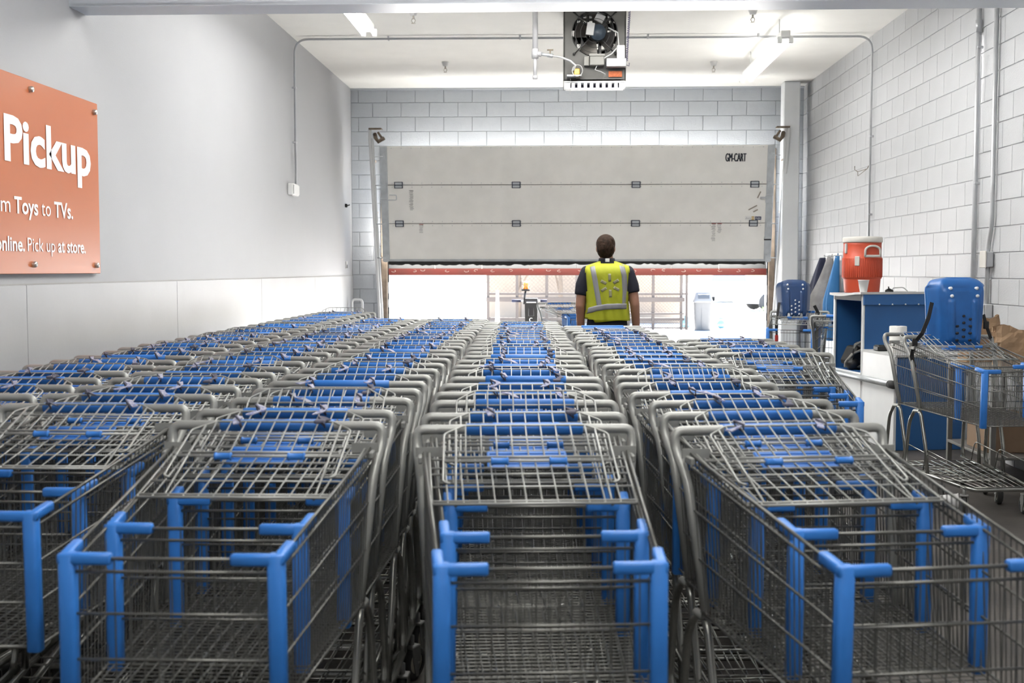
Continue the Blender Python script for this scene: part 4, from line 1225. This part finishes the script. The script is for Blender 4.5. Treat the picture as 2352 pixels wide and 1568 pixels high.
# ------------------------------------------------------------------ stand with paper bags by the wall
sd = thing('side_stand', 'dark metal stand holding paper bags against the block wall', 'stand', (3.19, 8.55, 0))
mb = MB(); mb.box((0, 0, .80), (.46, .95, .025), b=.004); part('stand_top', mb.mesh('stand_top', 'stand_metal'), sd)
mb = MB(); mb.box((0, 0, .20), (.44, .90, .02), b=.004); part('stand_shelf', mb.mesh('stand_shelf', 'stand_metal'), sd)
lg = MB(); lg.box((0, 0, .395), (.035, .035, .79), b=.003); lg = lg.mesh('leg', 'stand_metal')
for sx in (-1, 1):
    for sy in (-1, 1): part('leg', lg, sd, (sx * .20, sy * .44, 0))
def paper_bag(lab, loc, rz, w, d, h, seed):
    rr = random.Random(seed); rings = []; n = 24
    for i in range(9):
        v = i / 8; ring = []
        for k in range(n):
            a = 2 * PI * (k + .5) / n
            c_, s_ = math.cos(a), math.sin(a)
            m_ = 1 / max(abs(c_), abs(s_))
            x, y = c_ * m_ * w / 2, s_ * m_ * d / 2
            pinch = 1 - .5 * max(0, v - .55) * (abs(y) / (d / 2))
            wob = .010 * v * math.sin(5 * a + seed + 3 * v) + .012 * v * rr.uniform(-1, 1)
            ring.append((x * (1 + .04 * math.sin(v * 7 + seed)) + wob, y * pinch + wob, v * h + (.02 * math.sin(3 * a + seed) if i == 8 else 0)))
        rings.append(ring)
    mb_ = MB(); mb_.loft(rings, smooth=False, cap=False)
    t_ = thing('paper_bag', lab, 'paper bag', loc, rz, 'paper bags on the stand')
    o = part('bag_body', mb_.mesh('bag_body', 'kraft'), t_)
    s_ = o.modifiers.new('thick', 'SOLIDIFY'); s_.thickness = .003
    mb_ = MB(); mb_.box((0, 0, .003), (w * .9, d * .9, .005)); part('bag_bottom', mb_.mesh('bag_bottom', 'kraft'), t_)
    mb_ = MB(); mb_.ball((0, 0, h * .55), (w * .42, d * .40, h * .28)); part('bag_filling', mb_.mesh('bag_filling', 'foam_white' if seed % 2 else 'ink_dark'), t_)
paper_bag('crumpled brown paper bag on the stand, farther from the camera', (3.13, 8.82, .815), R(12), .26, .17, .33, 3)
paper_bag('brown paper bag with rolled edge on the stand, nearer the camera', (3.23, 8.42, .815), R(-8), .24, .17, .27, 8)
mb = MB(); mb.box((0, 0, .13), (.34, .40, .26), b=.004); mb.box((0, 0, .262), (.34, .05, .003), 1)
thing('cardboard_box', 'brown cardboard box on the lower shelf of the stand', 'box', (3.19, 8.50, .211), 0, me=mb.mesh('cardboard_box', ['cardboard', 'kraft']))

# ================================================================== THE PERSON (seen from behind, facing the door)
PX, PY = .432, 9.95
man = thing('person', 'person in a yellow safety vest and navy polo, back to camera', 'person', (PX, PY, 0), R(-2))
def ell(cx, cy, z, rx, ry, n=28, sq=2.0):
    out = []
    for k in range(n):
        a = 2 * PI * k / n
        c_, s_ = math.cos(a), math.sin(a)
        out.append((cx + rx * math.copysign(abs(c_) ** (2 / sq), c_), cy + ry * math.copysign(abs(s_) ** (2 / sq), s_), z))
    return out
def remesh_mesh(mb_, m_, voxel, name, smooth_it=4):
    me = mb_.mesh(name, m_)
    o = bpy.data.objects.new('tmp', me); COL.objects.link(o)
    rm = o.modifiers.new('r', 'REMESH'); rm.mode = 'VOXEL'; rm.voxel_size = voxel; rm.use_smooth_shade = True
    if smooth_it:
        s_ = o.modifiers.new('s', 'SMOOTH'); s_.iterations = smooth_it; s_.factor = .5
    bpy.context.view_layer.update()
    ev = o.evaluated_get(bpy.context.evaluated_depsgraph_get())
    out = bpy.data.meshes.new_from_object(ev)
    out.name = name
    bpy.data.objects.remove(o)
    if not out.materials: out.materials.append(MATS[m_])
    return out
TORSO = [(.84, 0, .160, .118), (.93, 0, .172, .125), (1.02, .0, .162, .115), (1.10, 0, .153, .108), (1.20, -.005, .160, .112), (1.32, -.01, .178, .122), (1.41, -.012, .186, .118), (1.47, -.012, .178, .100), (1.51, -.012, .135, .080), (1.535, -.01, .085, .068)]
ARMS = {-1: [(-.165, -.012, 1.465), (-.205, -.015, 1.36), (-.226, -.02, 1.19), (-.222, .03, 1.03), (-.215, .055, .945)],
        1: [(.165, -.012, 1.465), (.203, -.015, 1.36), (.232, -.02, 1.20), (.244, .03, 1.04), (.247, .055, .955)]}
ARMR = [.052, .049, .041, .034, .027]
b = MB()
b.loft([ell(0, cy, z, rx, ry) for z, cy, rx, ry in TORSO])
b.loft([ell(0, -.005, 1.50, .062, .064), ell(-.004, .0, 1.56, .056, .060), ell(-.010, .008, 1.62, .056, .062), ell(-.012, .012, 1.66, .05, .06)])
hx, hy = -.014, .012
b.ball((hx, hy, 1.690), (.072, .093, .092), 20, 14)                         # skull
b.ball((hx, hy + .030, 1.635), (.055, .062, .062), 16, 10)                  # jaw
b.ball((hx, hy + .092, 1.662), (.011, .018, .020), 8, 6)                    # nose
b.ball((hx, hy + .085, 1.625), (.022, .010, .010), 8, 6)                    # mouth
for s in (-1, 1): b.ball((hx + s * .073, hy - .002, 1.668), (.010, .020, .030), 8, 8)      # ears
for s in (-1, 1):
    b.tube(ARMS[s], ARMR, 14)
    b.ball(ARMS[s][0], .056, 12, 8)
    wx, wy, wz = ARMS[s][-1]
    palm = [ell(wx, wy, wz + .01, .016, .026, 12), ell(wx, wy + .008, wz - .035, .014, .038, 12), ell(wx, wy + .012, wz - .085, .013, .040, 12)]
    b.loft(palm)
    for q, (dy, L) in enumerate(((.030, .072), (.010, .082), (-.012, .077), (-.033, .060))):   # index to little finger
        p0 = Vector((wx, wy + .012 + dy * .95, wz - .075))
        p1 = p0 + Vector((-s * .002, .004, -L * .45)); p2 = p1 + Vector((-s * .010, .004, -L * .32)); p3 = p2 + Vector((-s * .014, .002, -L * .20))
        b.tube([p0, p1, p2, p3], [.0088, .0084, .0078, .0065], 8); b.ball(p3, .0066, 8, 6)
    t0 = Vector((wx, wy + .030, wz - .030))
    b.tube([t0, t0 + Vector((-s * .004, .026, -.030)), t0 + Vector((-s * .010, .034, -.058)), t0 + Vector((-s * .014, .034, -.075))], [.013, .0105, .0095, .0075], 8)
    b.tube([(s * .088, 0, .90), (s * .095, .005, .70), (s * .10, .012, .50), (s * .102, -.008, .30), (s * .104, -.02, .09)], [.088, .074, .056, .050, .038], 16)
    b.tube([(s * .104, -.05, .045), (s * .106, .04, .05), (s * .112, .12, .035), (s * .114, .17, .028)], [.038, .042, .036, .024], 12)
part('body', remesh_mesh(b, 'skin', .0055, 'body', 3), man, label='bare forearms and neck')
# polo shirt with short sleeves and collar
b = MB()
b.loft([ell(0, cy, z, rx + .012, ry + .012) for z, cy, rx, ry in TORSO[:-1]] + [ell(0, -.008, 1.545, .080, .076)])
for s in (-1, 1):
    A = [Vector(p) for p in ARMS[s]]
    end = A[1].lerp(A[2], .48 if s < 0 else .38)
    b.tube([A[0], A[1], end], [.064, .064, .062], 16); b.ball(A[0], .066, 12, 8)
shirt = part('polo_shirt', remesh_mesh(b, 'shirt_navy', .010, 'polo_shirt', 5), man, label='navy short-sleeved polo shirt')
mb = MB(); mb.loft([ell(-.002, -.004, 1.525, .080, .078), ell(-.004, -.002, 1.575, .070, .070), ell(-.005, 0, 1.590, .066, .066), ell(-.005, 0, 1.588, .062, .062), ell(-.004, 0, 1.53, .066, .066)], cap=False)
part('collar', mb.mesh('collar', 'shirt_navy'), shirt)
# trousers, belt, shoes
b = MB()
b.loft([ell(0, 0, .80, .172, .128), ell(0, 0, .90, .184, .138), ell(0, 0, .98, .178, .132), ell(0, 0, 1.06, .168, .124)])
for s in (-1, 1):
    b.tube([(s * .09, 0, .90), (s * .097, .005, .70), (s * .102, .01, .50), (s * .104, -.005, .30), (s * .106, -.015, .07)], [.098, .090, .076, .072, .070], 18)
part('trousers', remesh_mesh(b, 'trousers_black', .010, 'trousers', 5), man, label='black trousers')
for s in (-1, 1):
    b = MB(); b.tube([(s * .104, -.065, .045), (s * .105, -.02, .055), (s * .107, .06, .05), (s * .113, .14, .04), (s * .115, .19, .032)], [.042, .048, .05, .044, .028], 12)
    b.box((s * .109, .06, .012), (.09, .28, .024), b=.011)
    part('shoe', remesh_mesh(b, 'shoe_black', .007, 'shoe', 3), man)
# hair
b = MB()
b.ball((hx, hy - .012, 1.708), (.082, .096, .084), 24, 14)
b.ball((hx, hy - .030, 1.665), (.076, .074, .085), 20, 12)
b.ball((hx + .004, hy - .045, 1.63), (.058, .045, .048), 16, 10)
rr = random.Random(4)
for k in range(46):
    a = -PI / 2 + rr.uniform(-.95, .95); el = rr.uniform(-.3, 1.25)
    p = Vector((hx + .078 * math.cos(a) * math.cos(el), hy - .012 + .092 * math.sin(a) * math.cos(el), 1.705 + .080 * math.sin(el)))
    b.tube([p, p + Vector((rr.uniform(-.006, .006), -.004, -.030)), p + Vector((rr.uniform(-.01, .01), .004, -.065))], [.012, .010, .004], 6)
part('hair', remesh_mesh(b, 'hair', .005, 'hair', 4), man, label='short dark brown hair')
mb = MB()
for s in (-1, 1): mb.ball((hx + s * .030, hy + .082, 1.685), .011, 10, 8)
part('eyes', mb.mesh('eyes', 'eye_white'), man)
# safety vest -----------------------------------------------------------
VH, VW = 1.062, .205
def vtop(x): return 1.560 - max(0, abs(x) - .070) * .36
def vwid(v): return lerp(.190, .178, min(1, v / .35)) if v < .35 else lerp(.178, .208, (v - .35) / .65)
def vest_pt(side, s, v, off=0.0):
    """side -1 = back, +1 = front; s in -1..1 across; v 0..1 hem to shoulder"""
    w = vwid(v)
    x = s * w
    hem = VH + (.022 * (1 if s < -.55 else 0)) + .008 * math.sin(3 * s) if v < .02 else VH
    z = lerp(hem, vtop(x), v)
    d = .138 + .012 * math.sin(v * PI * .8)
    a = abs(s)
    prof = (1 - a ** 3.2) ** .62 if a < 1 else 0
    if v > .80: prof *= max(.04, math.sqrt(max(0, 1 - ((v - .80) / .205) ** 2)))
    fold = .006 * math.sin(9 * s + 3 * v) * (1 - v) + .004 * math.sin(17 * s + 8 * v) * (1 - v)
    y = side * (d * prof + .004 + off + fold) - .006
    return Vector((x + off * 0.5 * math.copysign(1, s) * (a > .9), y, z))
nc, nr = 30, 26
mb = MB()
for side in (-1, 1):
    vs_, fs = [], []
    for i in range(nr + 1):
        for j in range(nc + 1):
            vs_.append(vest_pt(side, -1 + 2 * j / nc, i / nr))
    for i in range(nr):
        for j in range(nc):
            v = (i + .5) / nr; s = abs(-1 + 2 * (j + .5) / nc)
            if v > .42 and s > lerp(.99, .84, min(1, (v - .42) / .2)) and v < .90: continue
            if side > 0 and s < .10: continue
            if v > .955 and s < .30: continue
            q = (i * (nc + 1) + j, i * (nc + 1) + j + 1, (i + 1) * (nc + 1) + j + 1, (i + 1) * (nc + 1) + j)
            fs.append(q if side < 0 else q[::-1])
    mb.add(vs_, fs, 0, True)
vest = part('safety_vest', mb.mesh('safety_vest', 'vest_yellow'), man, label='yellow safety vest with grey reflective stripes')
sm_ = vest.modifiers.new('thick', 'SOLIDIFY'); sm_.thickness = .005; sm_.offset = 1
def vest_strip(path, width, name='reflective_stripe', m_='vest_stripe', side=-1, off=.008, seg=20):
    """ribbon following the vest surface through (x, z) points"""
    P = [Vector((p[0], p[1])) for p in path]
    smp = []
    for i in range(seg + 1):
        t = i / seg * (len(P) - 1); k = min(int(t), len(P) - 2)
        smp.append(P[k].lerp(P[k + 1], t - k))
    vs_, fs = [], []
    for i, p in enumerate(smp):
        d = (smp[min(i + 1, seg)] - smp[max(i - 1, 0)]).normalized()
        nrm = Vector((-d.y, d.x)) * width / 2
        for e in (-1, -.33, .33, 1):
            q = p + nrm * e
            v = min(1, max(0, (q.y - VH) / (vtop(q.x) - VH)))
            s = max(-.985, min(.985, q.x / vwid(v)))
            w = vest_pt(side, s, v, off)
            vs_.append((q.x, w.y, q.y))
    for i in range(seg):
        for e in range(3): fs.append((i * 4 + e, i * 4 + e + 1, i * 4 + 5 + e, i * 4 + 4 + e))
    mb_ = MB(); mb_.add(vs_, fs, 0, True)
    o = part(name, mb_.mesh(name, m_), vest)
    s_ = o.modifiers.new('thick', 'SOLIDIFY'); s_.thickness = .002; s_.offset = 0
    return o
vest_strip([(-.128, 1.535), (-.105, 1.42), (-.080, 1.28), (-.062, 1.175)], .042)
vest_strip([(.118, 1.535), (.140, 1.44), (.148, 1.30), (.145, 1.185)], .042)
vest_strip([(-.178, 1.145), (-.09, 1.172), (0, 1.187), (.10, 1.190), (.175, 1.188)], .046, off=.0095)
vest_strip([(-.11, 1.53), (-.11, 1.19)], .042, side=1)
vest_strip([(.11, 1.53), (.11, 1.19)], .042, side=1)
vest_strip([(-.178, 1.16), (-.03, 1.18)], .046, side=1, off=.0095)
vest_strip([(.03, 1.18), (.178, 1.16)], .046, side=1, off=.0095)
for k in range(6):
    a = PI / 2 + k * PI / 3 + R(3)
    c0 = Vector((.022, 1.362))
    vest_strip([c0 + Vector((math.cos(a), math.sin(a))) * .034, c0 + Vector((math.cos(a), math.sin(a))) * (.098 if k % 3 == 0 else .085)], .024, 'emblem_ray', 'vest_emblem', seg=4, off=.0068)
mb = MB(); mb.box((0, -.078, 1.572), (.036, .006, .030), b=.002); part('collar_tag', mb.mesh('collar_tag', 'box_white'), shirt)

# ================================================================== OUTSIDE
# cart beyond the man with a blue seat
cO = place_cart(.04, 15.55, R(20), 'shopping cart standing in the doorway daylight beside the retriever machine', None, strap=-1)
mb = MB(); mb.box((0, 0, 0), (.22, .02, .17), rot=Matrix.Rotation(R(-14), 3, 'X'), b=.008)
o = part('fold_seat', mb.mesh('fold_seat', 'cart_blue'), cO, (.02, -.36, .84), label='blue plastic fold-out seat')
mb = MB(); mb.tube([(0, -.015, -.05), (.0, -.03, .04), (-.06, -.02, .10), (-.11, 0, .08)], .006, 6); part('seat_strap', mb.mesh('seat_strap', 'black_web'), o)
harness(cO, [(.20, -.5, .98), (.17, -.62, .90), (.13, -.75, .82)], .012)
# cart retriever with amber beacon
rt = thing('cart_retriever', 'dark grey motorised cart retriever with a caged amber beacon', 'machine', (-.375, 18.0, 0), 0)
mb = MB()
mb.loft([[(-.10, -.10, .10), (.10, -.10, .10), (.10, .10, .10), (-.10, .10, .10)], [(-.095, -.09, .70), (.095, -.09, .70), (.095, .09, .70), (-.095, .09, .70)], [(-.10, -.12, .98), (.10, -.12, .98), (.10, .08, .98), (-.10, .08, .98)], [(-.095, -.10, 1.06), (.095, -.10, 1.06), (.095, .08, 1.06), (-.095, .08, 1.06)]], smooth=False)
part('console', mb.mesh('console', 'retriever_grey'), rt)
mb = MB(); mb.box((0, .25, .28), (.50, .8, .34), b=.04); part('drive_housing', mb.mesh('drive_housing', 'retriever_grey'), rt)
mb = MB(); mb.box((.0, -.105, .86), (.09, .02, .14), b=.01); part('control_panel', mb.mesh('control_panel', 'black_plastic'), rt)
mb = MB(); mb.box((0, -.118, 1.0), (.15, .01, .018), b=.003); part('status_strip', mb.mesh('status_strip', 'label_grey'), rt)
mb = MB(); mb.tube([(.026 * math.cos(a), -.098, .735 + .026 * math.sin(a)) for a in [x * .25 + .8 for x in range(17)]], [.002 + .0035 * math.sin(x / 16 * PI) for x in range(17)], 5); mb.box((.0, -.098, .695), (.085, .004, .012))
part('maker_mark', mb.mesh('maker_mark', 'mark_white'), rt)
mb = MB(); mb.tube([(-.08, -.02, 1.03), (-.16, -.02, 1.02)], .012, 8); mb.tube([(-.16, -.02, 1.02), (-.30, -.02, 1.02)], .022, 10, 1)
mb.tube([(.08, -.02, 1.03), (.14, -.02, 1.02)], .012, 8); mb.tube([(.14, -.02, 1.02), (.24, -.02, 1.02)], .022, 10, 1)
part('handlebar', mb.mesh('handlebar', ['galvanised', 'cloth_navy']), rt)
mb = MB(); mb.tube([(-.12, -.02, .97), (-.09, -.02, 1.17)], .016, 8); mb.box((-.085, -.02, 1.185), (.13, .10, .03), b=.006)
mst = part('beacon_mast', mb.mesh('beacon_mast', 'black_plastic'), rt)
mb = MB(); mb.lathe([(.044, 0), (.042, .06), (.036, .095), (.012, .105)], 18, M=Matrix.Translation((-.085, -.02, 1.20))); part('beacon', mb.mesh('beacon', 'amber'), rt, label='amber beacon lens')
mb = MB()
for k in range(8):
    a = k * PI / 4; mb.tube([(-.085 + .055 * math.cos(a), -.02 + .055 * math.sin(a), 1.2), (-.085 + .055 * math.cos(a), -.02 + .055 * math.sin(a), 1.318)], .003, 5)
for z in (1.25, 1.318): mb.tube([(-.085 + .055 * math.cos(a * PI / 8), -.02 + .055 * math.sin(a * PI / 8), z) for a in range(16)], .003, 5, closed=True)
mb.tube([(-.14, -.02, 1.318), (-.03, -.02, 1.318)], .003, 5); mb.tube([(-.085, -.075, 1.318), (-.085, .035, 1.318)], .003, 5)
part('beacon_cage', mb.mesh('beacon_cage', 'stand_metal'), mst)
wm = MB(); wm.lathe([(.03, -.03), (.10, -.03), (.11, -.02), (.11, .02), (.10, .03), (.03, .03)], 20, M=Matrix.Rotation(PI / 2, 4, 'Y')); wm = wm.mesh('wheel', 'rubber')
for (x, y) in ((-.22, .0), (.22, .0), (-.22, .5), (.22, .5)): part('wheel', wm, rt, (x, y, .11))

# tall white marker cones
def marker_cone(lab, x, y, h, flare):
    t_ = thing('marker_cone', lab, 'traffic cone', (x, y, 0), 0, 'white marker cones outside')
    mb_ = MB(); mb_.box((0, 0, .02), (flare * 2.2, flare * 2.2, .04), b=.012); part('base', mb_.mesh('base', 'cone_white'), t_)
    mb_ = MB(); mb_.lathe([(flare, .04), (flare * .92, .12), (flare * .5, .22), (.075, .30), (.045, .42), (.026, h - .05), (.02, h), (.010, h + .01)], 20); part('shaft', mb_.mesh('shaft', 'cone_white'), t_)
marker_cone('tall white marker cone with a flared base, nearer the retriever', -1.02, 20.5, 1.13, .30)
marker_cone('slim white marker post standing farther left in the glare', -1.72, 22.5, 1.13, .12)

# framed chain-link cart corral
FY = 29.4
fc = thing('corral_fence', 'brown steel framed chain-link corral fence across the lot', 'fence', (0, FY, 0))
def beam(x0, x1, z0, z1, d=.05, y=0.0, name='rail'):
    mb_ = MB(); mb_.box(((x0 + x1) / 2, y, (z0 + z1) / 2), (x1 - x0, d, z1 - z0), b=.006)
    return part(name, mb_.mesh(name, 'fence_brown'), fc)
for x in (-1.70, -.97, -.23, .52, 1.30, 2.42, 3.12, 3.25): beam(x - .035, x + .035, 0, 3.2, .07, name='post')
beam(-1.74, 3.29, .870, .925); beam(-1.74, 3.2, .700, .815, .06, -.06); beam(1.3, 3.2, .385, .43, .05, -.04); beam(-1.74, 3.2, .235, .305, .05); beam(-1.74, 3.29, .03, .07); beam(-1.74, 3.29, 2.0, 2.06); beam(-1.74, 3.29, 3.1, 3.2)
mb = MB()
st_ = .085
def link_panel(x0, x1, z0, z1, st_):
    n_ = int((x1 - x0 + z1 - z0) / st_)
    for i in range(n_ + 1):
        for sg_ in (1, -1):
            # diagonal lines clipped to the rectangle
            o_ = i * st_
            xa, za, xb, zb = x0 + o_ - (z1 - z0), z1, x0 + o_, z0
            if xa < x0: za -= (x0 - xa); xa = x0
            if xb > x1: zb += (xb - x1); xb = x1
            if xb - xa < .01: continue
            p, q = (xa, za), (xb, zb)
            if sg_ < 0: p, q = (x0 + x1 - xa, za), (x0 + x1 - xb, zb)
            mb.tube([(p[0], .03 * sg_ * .1, p[1]), (q[0], .03 * sg_ * .1, q[1])], .0045, 3, cap=False)
link_panel(1.3, 3.12, .43, 2.0, .085); link_panel(-1.70, 1.3, .93, 2.0, .10); link_panel(1.9, 3.12, .06, .235, .06)
part('chain_link_mesh', mb.mesh('chain_link_mesh', 'chain_link'), fc, kind='stuff')
# tan wall and trees behind the fence
mb = MB(); mb.box((.8, 33.2, 1.6), (5.4, .3, 3.2)); 
struct('wall_outside', mb.mesh('wall_outside', 'tan_wall'), 'tan sunlit wall behind the corral fence', 'wall')
def bare_tree(lab, x, y, h, seed):
    rr_ = random.Random(seed); t_ = thing('bare_tree', lab, 'tree', (x, y, 0), 0, 'bare trees behind the fence')
    mb_ = MB(); mb_.tube([(0, 0, 0), (.03, 0, h * .3), (-.02, 0, h * .6)], [.09, .07, .05], 8); part('trunk', mb_.mesh('trunk', 'bark'), t_)
    mb_ = MB()
    for k in range(12):
        a = rr_.uniform(0, 6.28); z = h * rr_.uniform(.25, .6); L = h * rr_.uniform(.2, .4)
        p = Vector((0, 0, z)); q = p + Vector((math.cos(a) * L * .5, math.sin(a) * L * .5, L * .7)); r_ = q + Vector((math.cos(a + .5) * L * .3, math.sin(a + .5) * L * .3, L * .5))
        mb_.tube([p, q, r_], [.035, .02, .008], 5)
    part('branches', mb_.mesh('branches', 'bark'), t_)
bare_tree('bare tree behind the left part of the corral fence', -1.0, 31.3, 3.6, 1)
bare_tree('bare tree behind the corral fence beside the man', 1.9, 31.6, 3.8, 2)
bare_tree('bare tree behind the corral fence near the beacon', .1, 31.4, 3.4, 3)
# litter bin
bn = thing('litter_bin', 'pale grey square litter bin with a domed swing lid outside', 'litter bin', (3.635, 29.3, 0))
def rsq(w, z, k=5.0, n=32): return ell(0, 0, z, w, w, n, k)
mb = MB(); mb.loft([rsq(.195, 0), rsq(.20, .02), rsq(.215, .68), rsq(.215, .70)]); part('bin_body', mb.mesh('bin_body', 'can_grey'), bn)
mb = MB(); mb.loft([rsq(.235, .69), rsq(.24, .71), rsq(.235, .74), rsq(.215, .78), rsq(.19, .92), rsq(.15, .97), rsq(.06, .99)]); part('bin_lid', mb.mesh('bin_lid', 'can_lid'), bn)
mb = MB(); mb.box((.0, -.212, .84), (.28, .02, .11), rot=Matrix.Rotation(R(-10), 3, 'X'), b=.006); part('swing_flap', mb.mesh('swing_flap', 'can_flap'), bn)
mb = MB(); mb.box((-.05, -.212, .28), (.006, .006, .55)); part('door_seam', mb.mesh('door_seam', 'can_flap'), bn)
# parked cars, bleached by the sun
def car(lab, x, y, rz):
    t_ = thing('parked_car', lab, 'car', (x, y, 0), rz, 'parked cars outside')
    prof = [(-2.2, .35, .62, .80), (-2.1, .28, .78, .86), (-1.2, .25, .95, .90), (-.9, .25, 1.0, .90), (.2, .25, 1.0, .90), (1.4, .25, .98, .90), (2.05, .28, .92, .86), (2.2, .35, .7, .80)]
    mb_ = MB(); mb_.loft([[(px_, s * w_ * (1 if zz > .4 else .94), lerp(z0, z1, zz)) for s, zz in ((-1, 0), (-1, .45), (-1, .8), (-.93, 1), (.93, 1), (1, .8), (1, .45), (1, 0))] for px_, z0, z1, w_ in prof], smooth=False)
    part('car_body', mb_.mesh('car_body', 'car_white'), t_)
    mb_ = MB(); mb_.loft([[(-1.15, -.82, .95), (-1.15, .82, .95), (1.7, .82, .95), (1.7, -.82, .95)], [(-.45, -.68, 1.50), (-.45, .68, 1.50), (1.25, .68, 1.50), (1.25, -.68, 1.50)]], smooth=False)
    part('glasshouse', mb_.mesh('glasshouse', 'car_glass'), t_, label='dark car windows')
    mb_ = MB(); mb_.box((.4, 0, 1.52), (1.75, 1.38, .05), b=.02)
    for (xa, xb) in ((-1.15, -.45), (.3, .32), (1.7, 1.25)):
        for s in (-1, 1): mb_.tube([(xa, s * .82, .95), (xb, s * .68, 1.5)], .035, 6)
    part('roof', mb_.mesh('roof', 'car_white'), t_)
    w_ = MB(); w_.lathe([(.12, -.1), (.30, -.1), (.33, -.07), (.33, .07), (.30, .1), (.12, .1)], 20, M=Matrix.Rotation(PI / 2, 4, 'X')); w_ = w_.mesh('wheel', 'rubber')
    for wx_ in (-1.35, 1.35):
        for s in (-1, 1): part('wheel', w_, t_, (wx_, s * .82, .33))
    mb_ = MB(); mb_.box((-2.2, 0, .5), (.06, 1.5, .12), b=.02); mb_.box((2.2, 0, .5), (.06, 1.5, .12), b=.02); part('bumper', mb_.mesh('bumper', 'grey_plastic'), t_)
    for s in (-1, 1):
        mb_ = MB(); mb_.box((-.85, s * 1.0, 1.02), (.14, .2, .13), b=.03); part('side_mirror', mb_.mesh('side_mirror', 'car_white'), t_)
car('white parked car seen past the litter bin, nearer of two', 8.9, 44.0, R(8))
car('white parked car farther off behind the litter bin', 8.2, 56.0, R(80))
# blue bags on the ground and a pale shrub
def sack(lab, x, y, s, seed):
    rr_ = random.Random(seed); mb_ = MB()
    rings = []
    for i in range(8):
        v = i / 7; r_ = s * (math.sin(min(1, v * 1.25 + .12) * PI * .9) * .9 + .12)
        rings.append([(r_ * (1 + .18 * math.sin(3 * a + seed + v) + rr_.uniform(-.06, .06)) * math.cos(a), r_ * .8 * (1 + rr_.uniform(-.06, .06)) * math.sin(a), v * s * 1.7) for a in [2 * PI * k / 16 for k in range(16)]])
    mb_.loft(rings)
    t_ = thing('plastic_sack', lab, 'sack', (x, y, 0), 0, 'blue sacks by the litter bin')
    part('sack_body', mb_.mesh('sack_body', 'bag_teal'), t_)
    mb_ = MB(); mb_.lathe([(.03, s * 1.62), (.05, s * 1.72), (.10, s * 1.85)], 10); part('sack_knot', mb_.mesh('sack_knot', 'bag_teal'), t_)
sack('blue sack on the ground just left of the litter bin', 3.36, 30.6, .17, 1)
sack('blue sack on the ground just right of the litter bin', 4.25, 30.4, .15, 2)
sb_ = thing('low_shrub', 'small pale green shrub standing right of the litter bin', 'shrub', (5.55, 31.5, 0))
mb = MB(); rr = random.Random(8); 
for k in range(70):
    v = rr.random(); a = rr.uniform(0, 6.28); r_ = .16 * (1 - v) + .02
    p = Vector((r_ * math.cos(a), r_ * math.sin(a), .05 + v * .42)); d = Vector((math.cos(a) * .05, math.sin(a) * .05, .06))
    w_ = Vector((-math.sin(a), math.cos(a), 0)) * .022
    mb.add([p, p + d * .5 + w_, p + d, p + d * .5 - w_], [(0, 1, 2, 3)])
part('foliage', mb.mesh('foliage', 'leaf_green'), sb_, kind='stuff')
mb = MB(); mb.tube([(0, 0, 0), (.01, 0, .4)], [.015, .005], 6); part('stem', mb.mesh('stem', 'bark'), sb_)
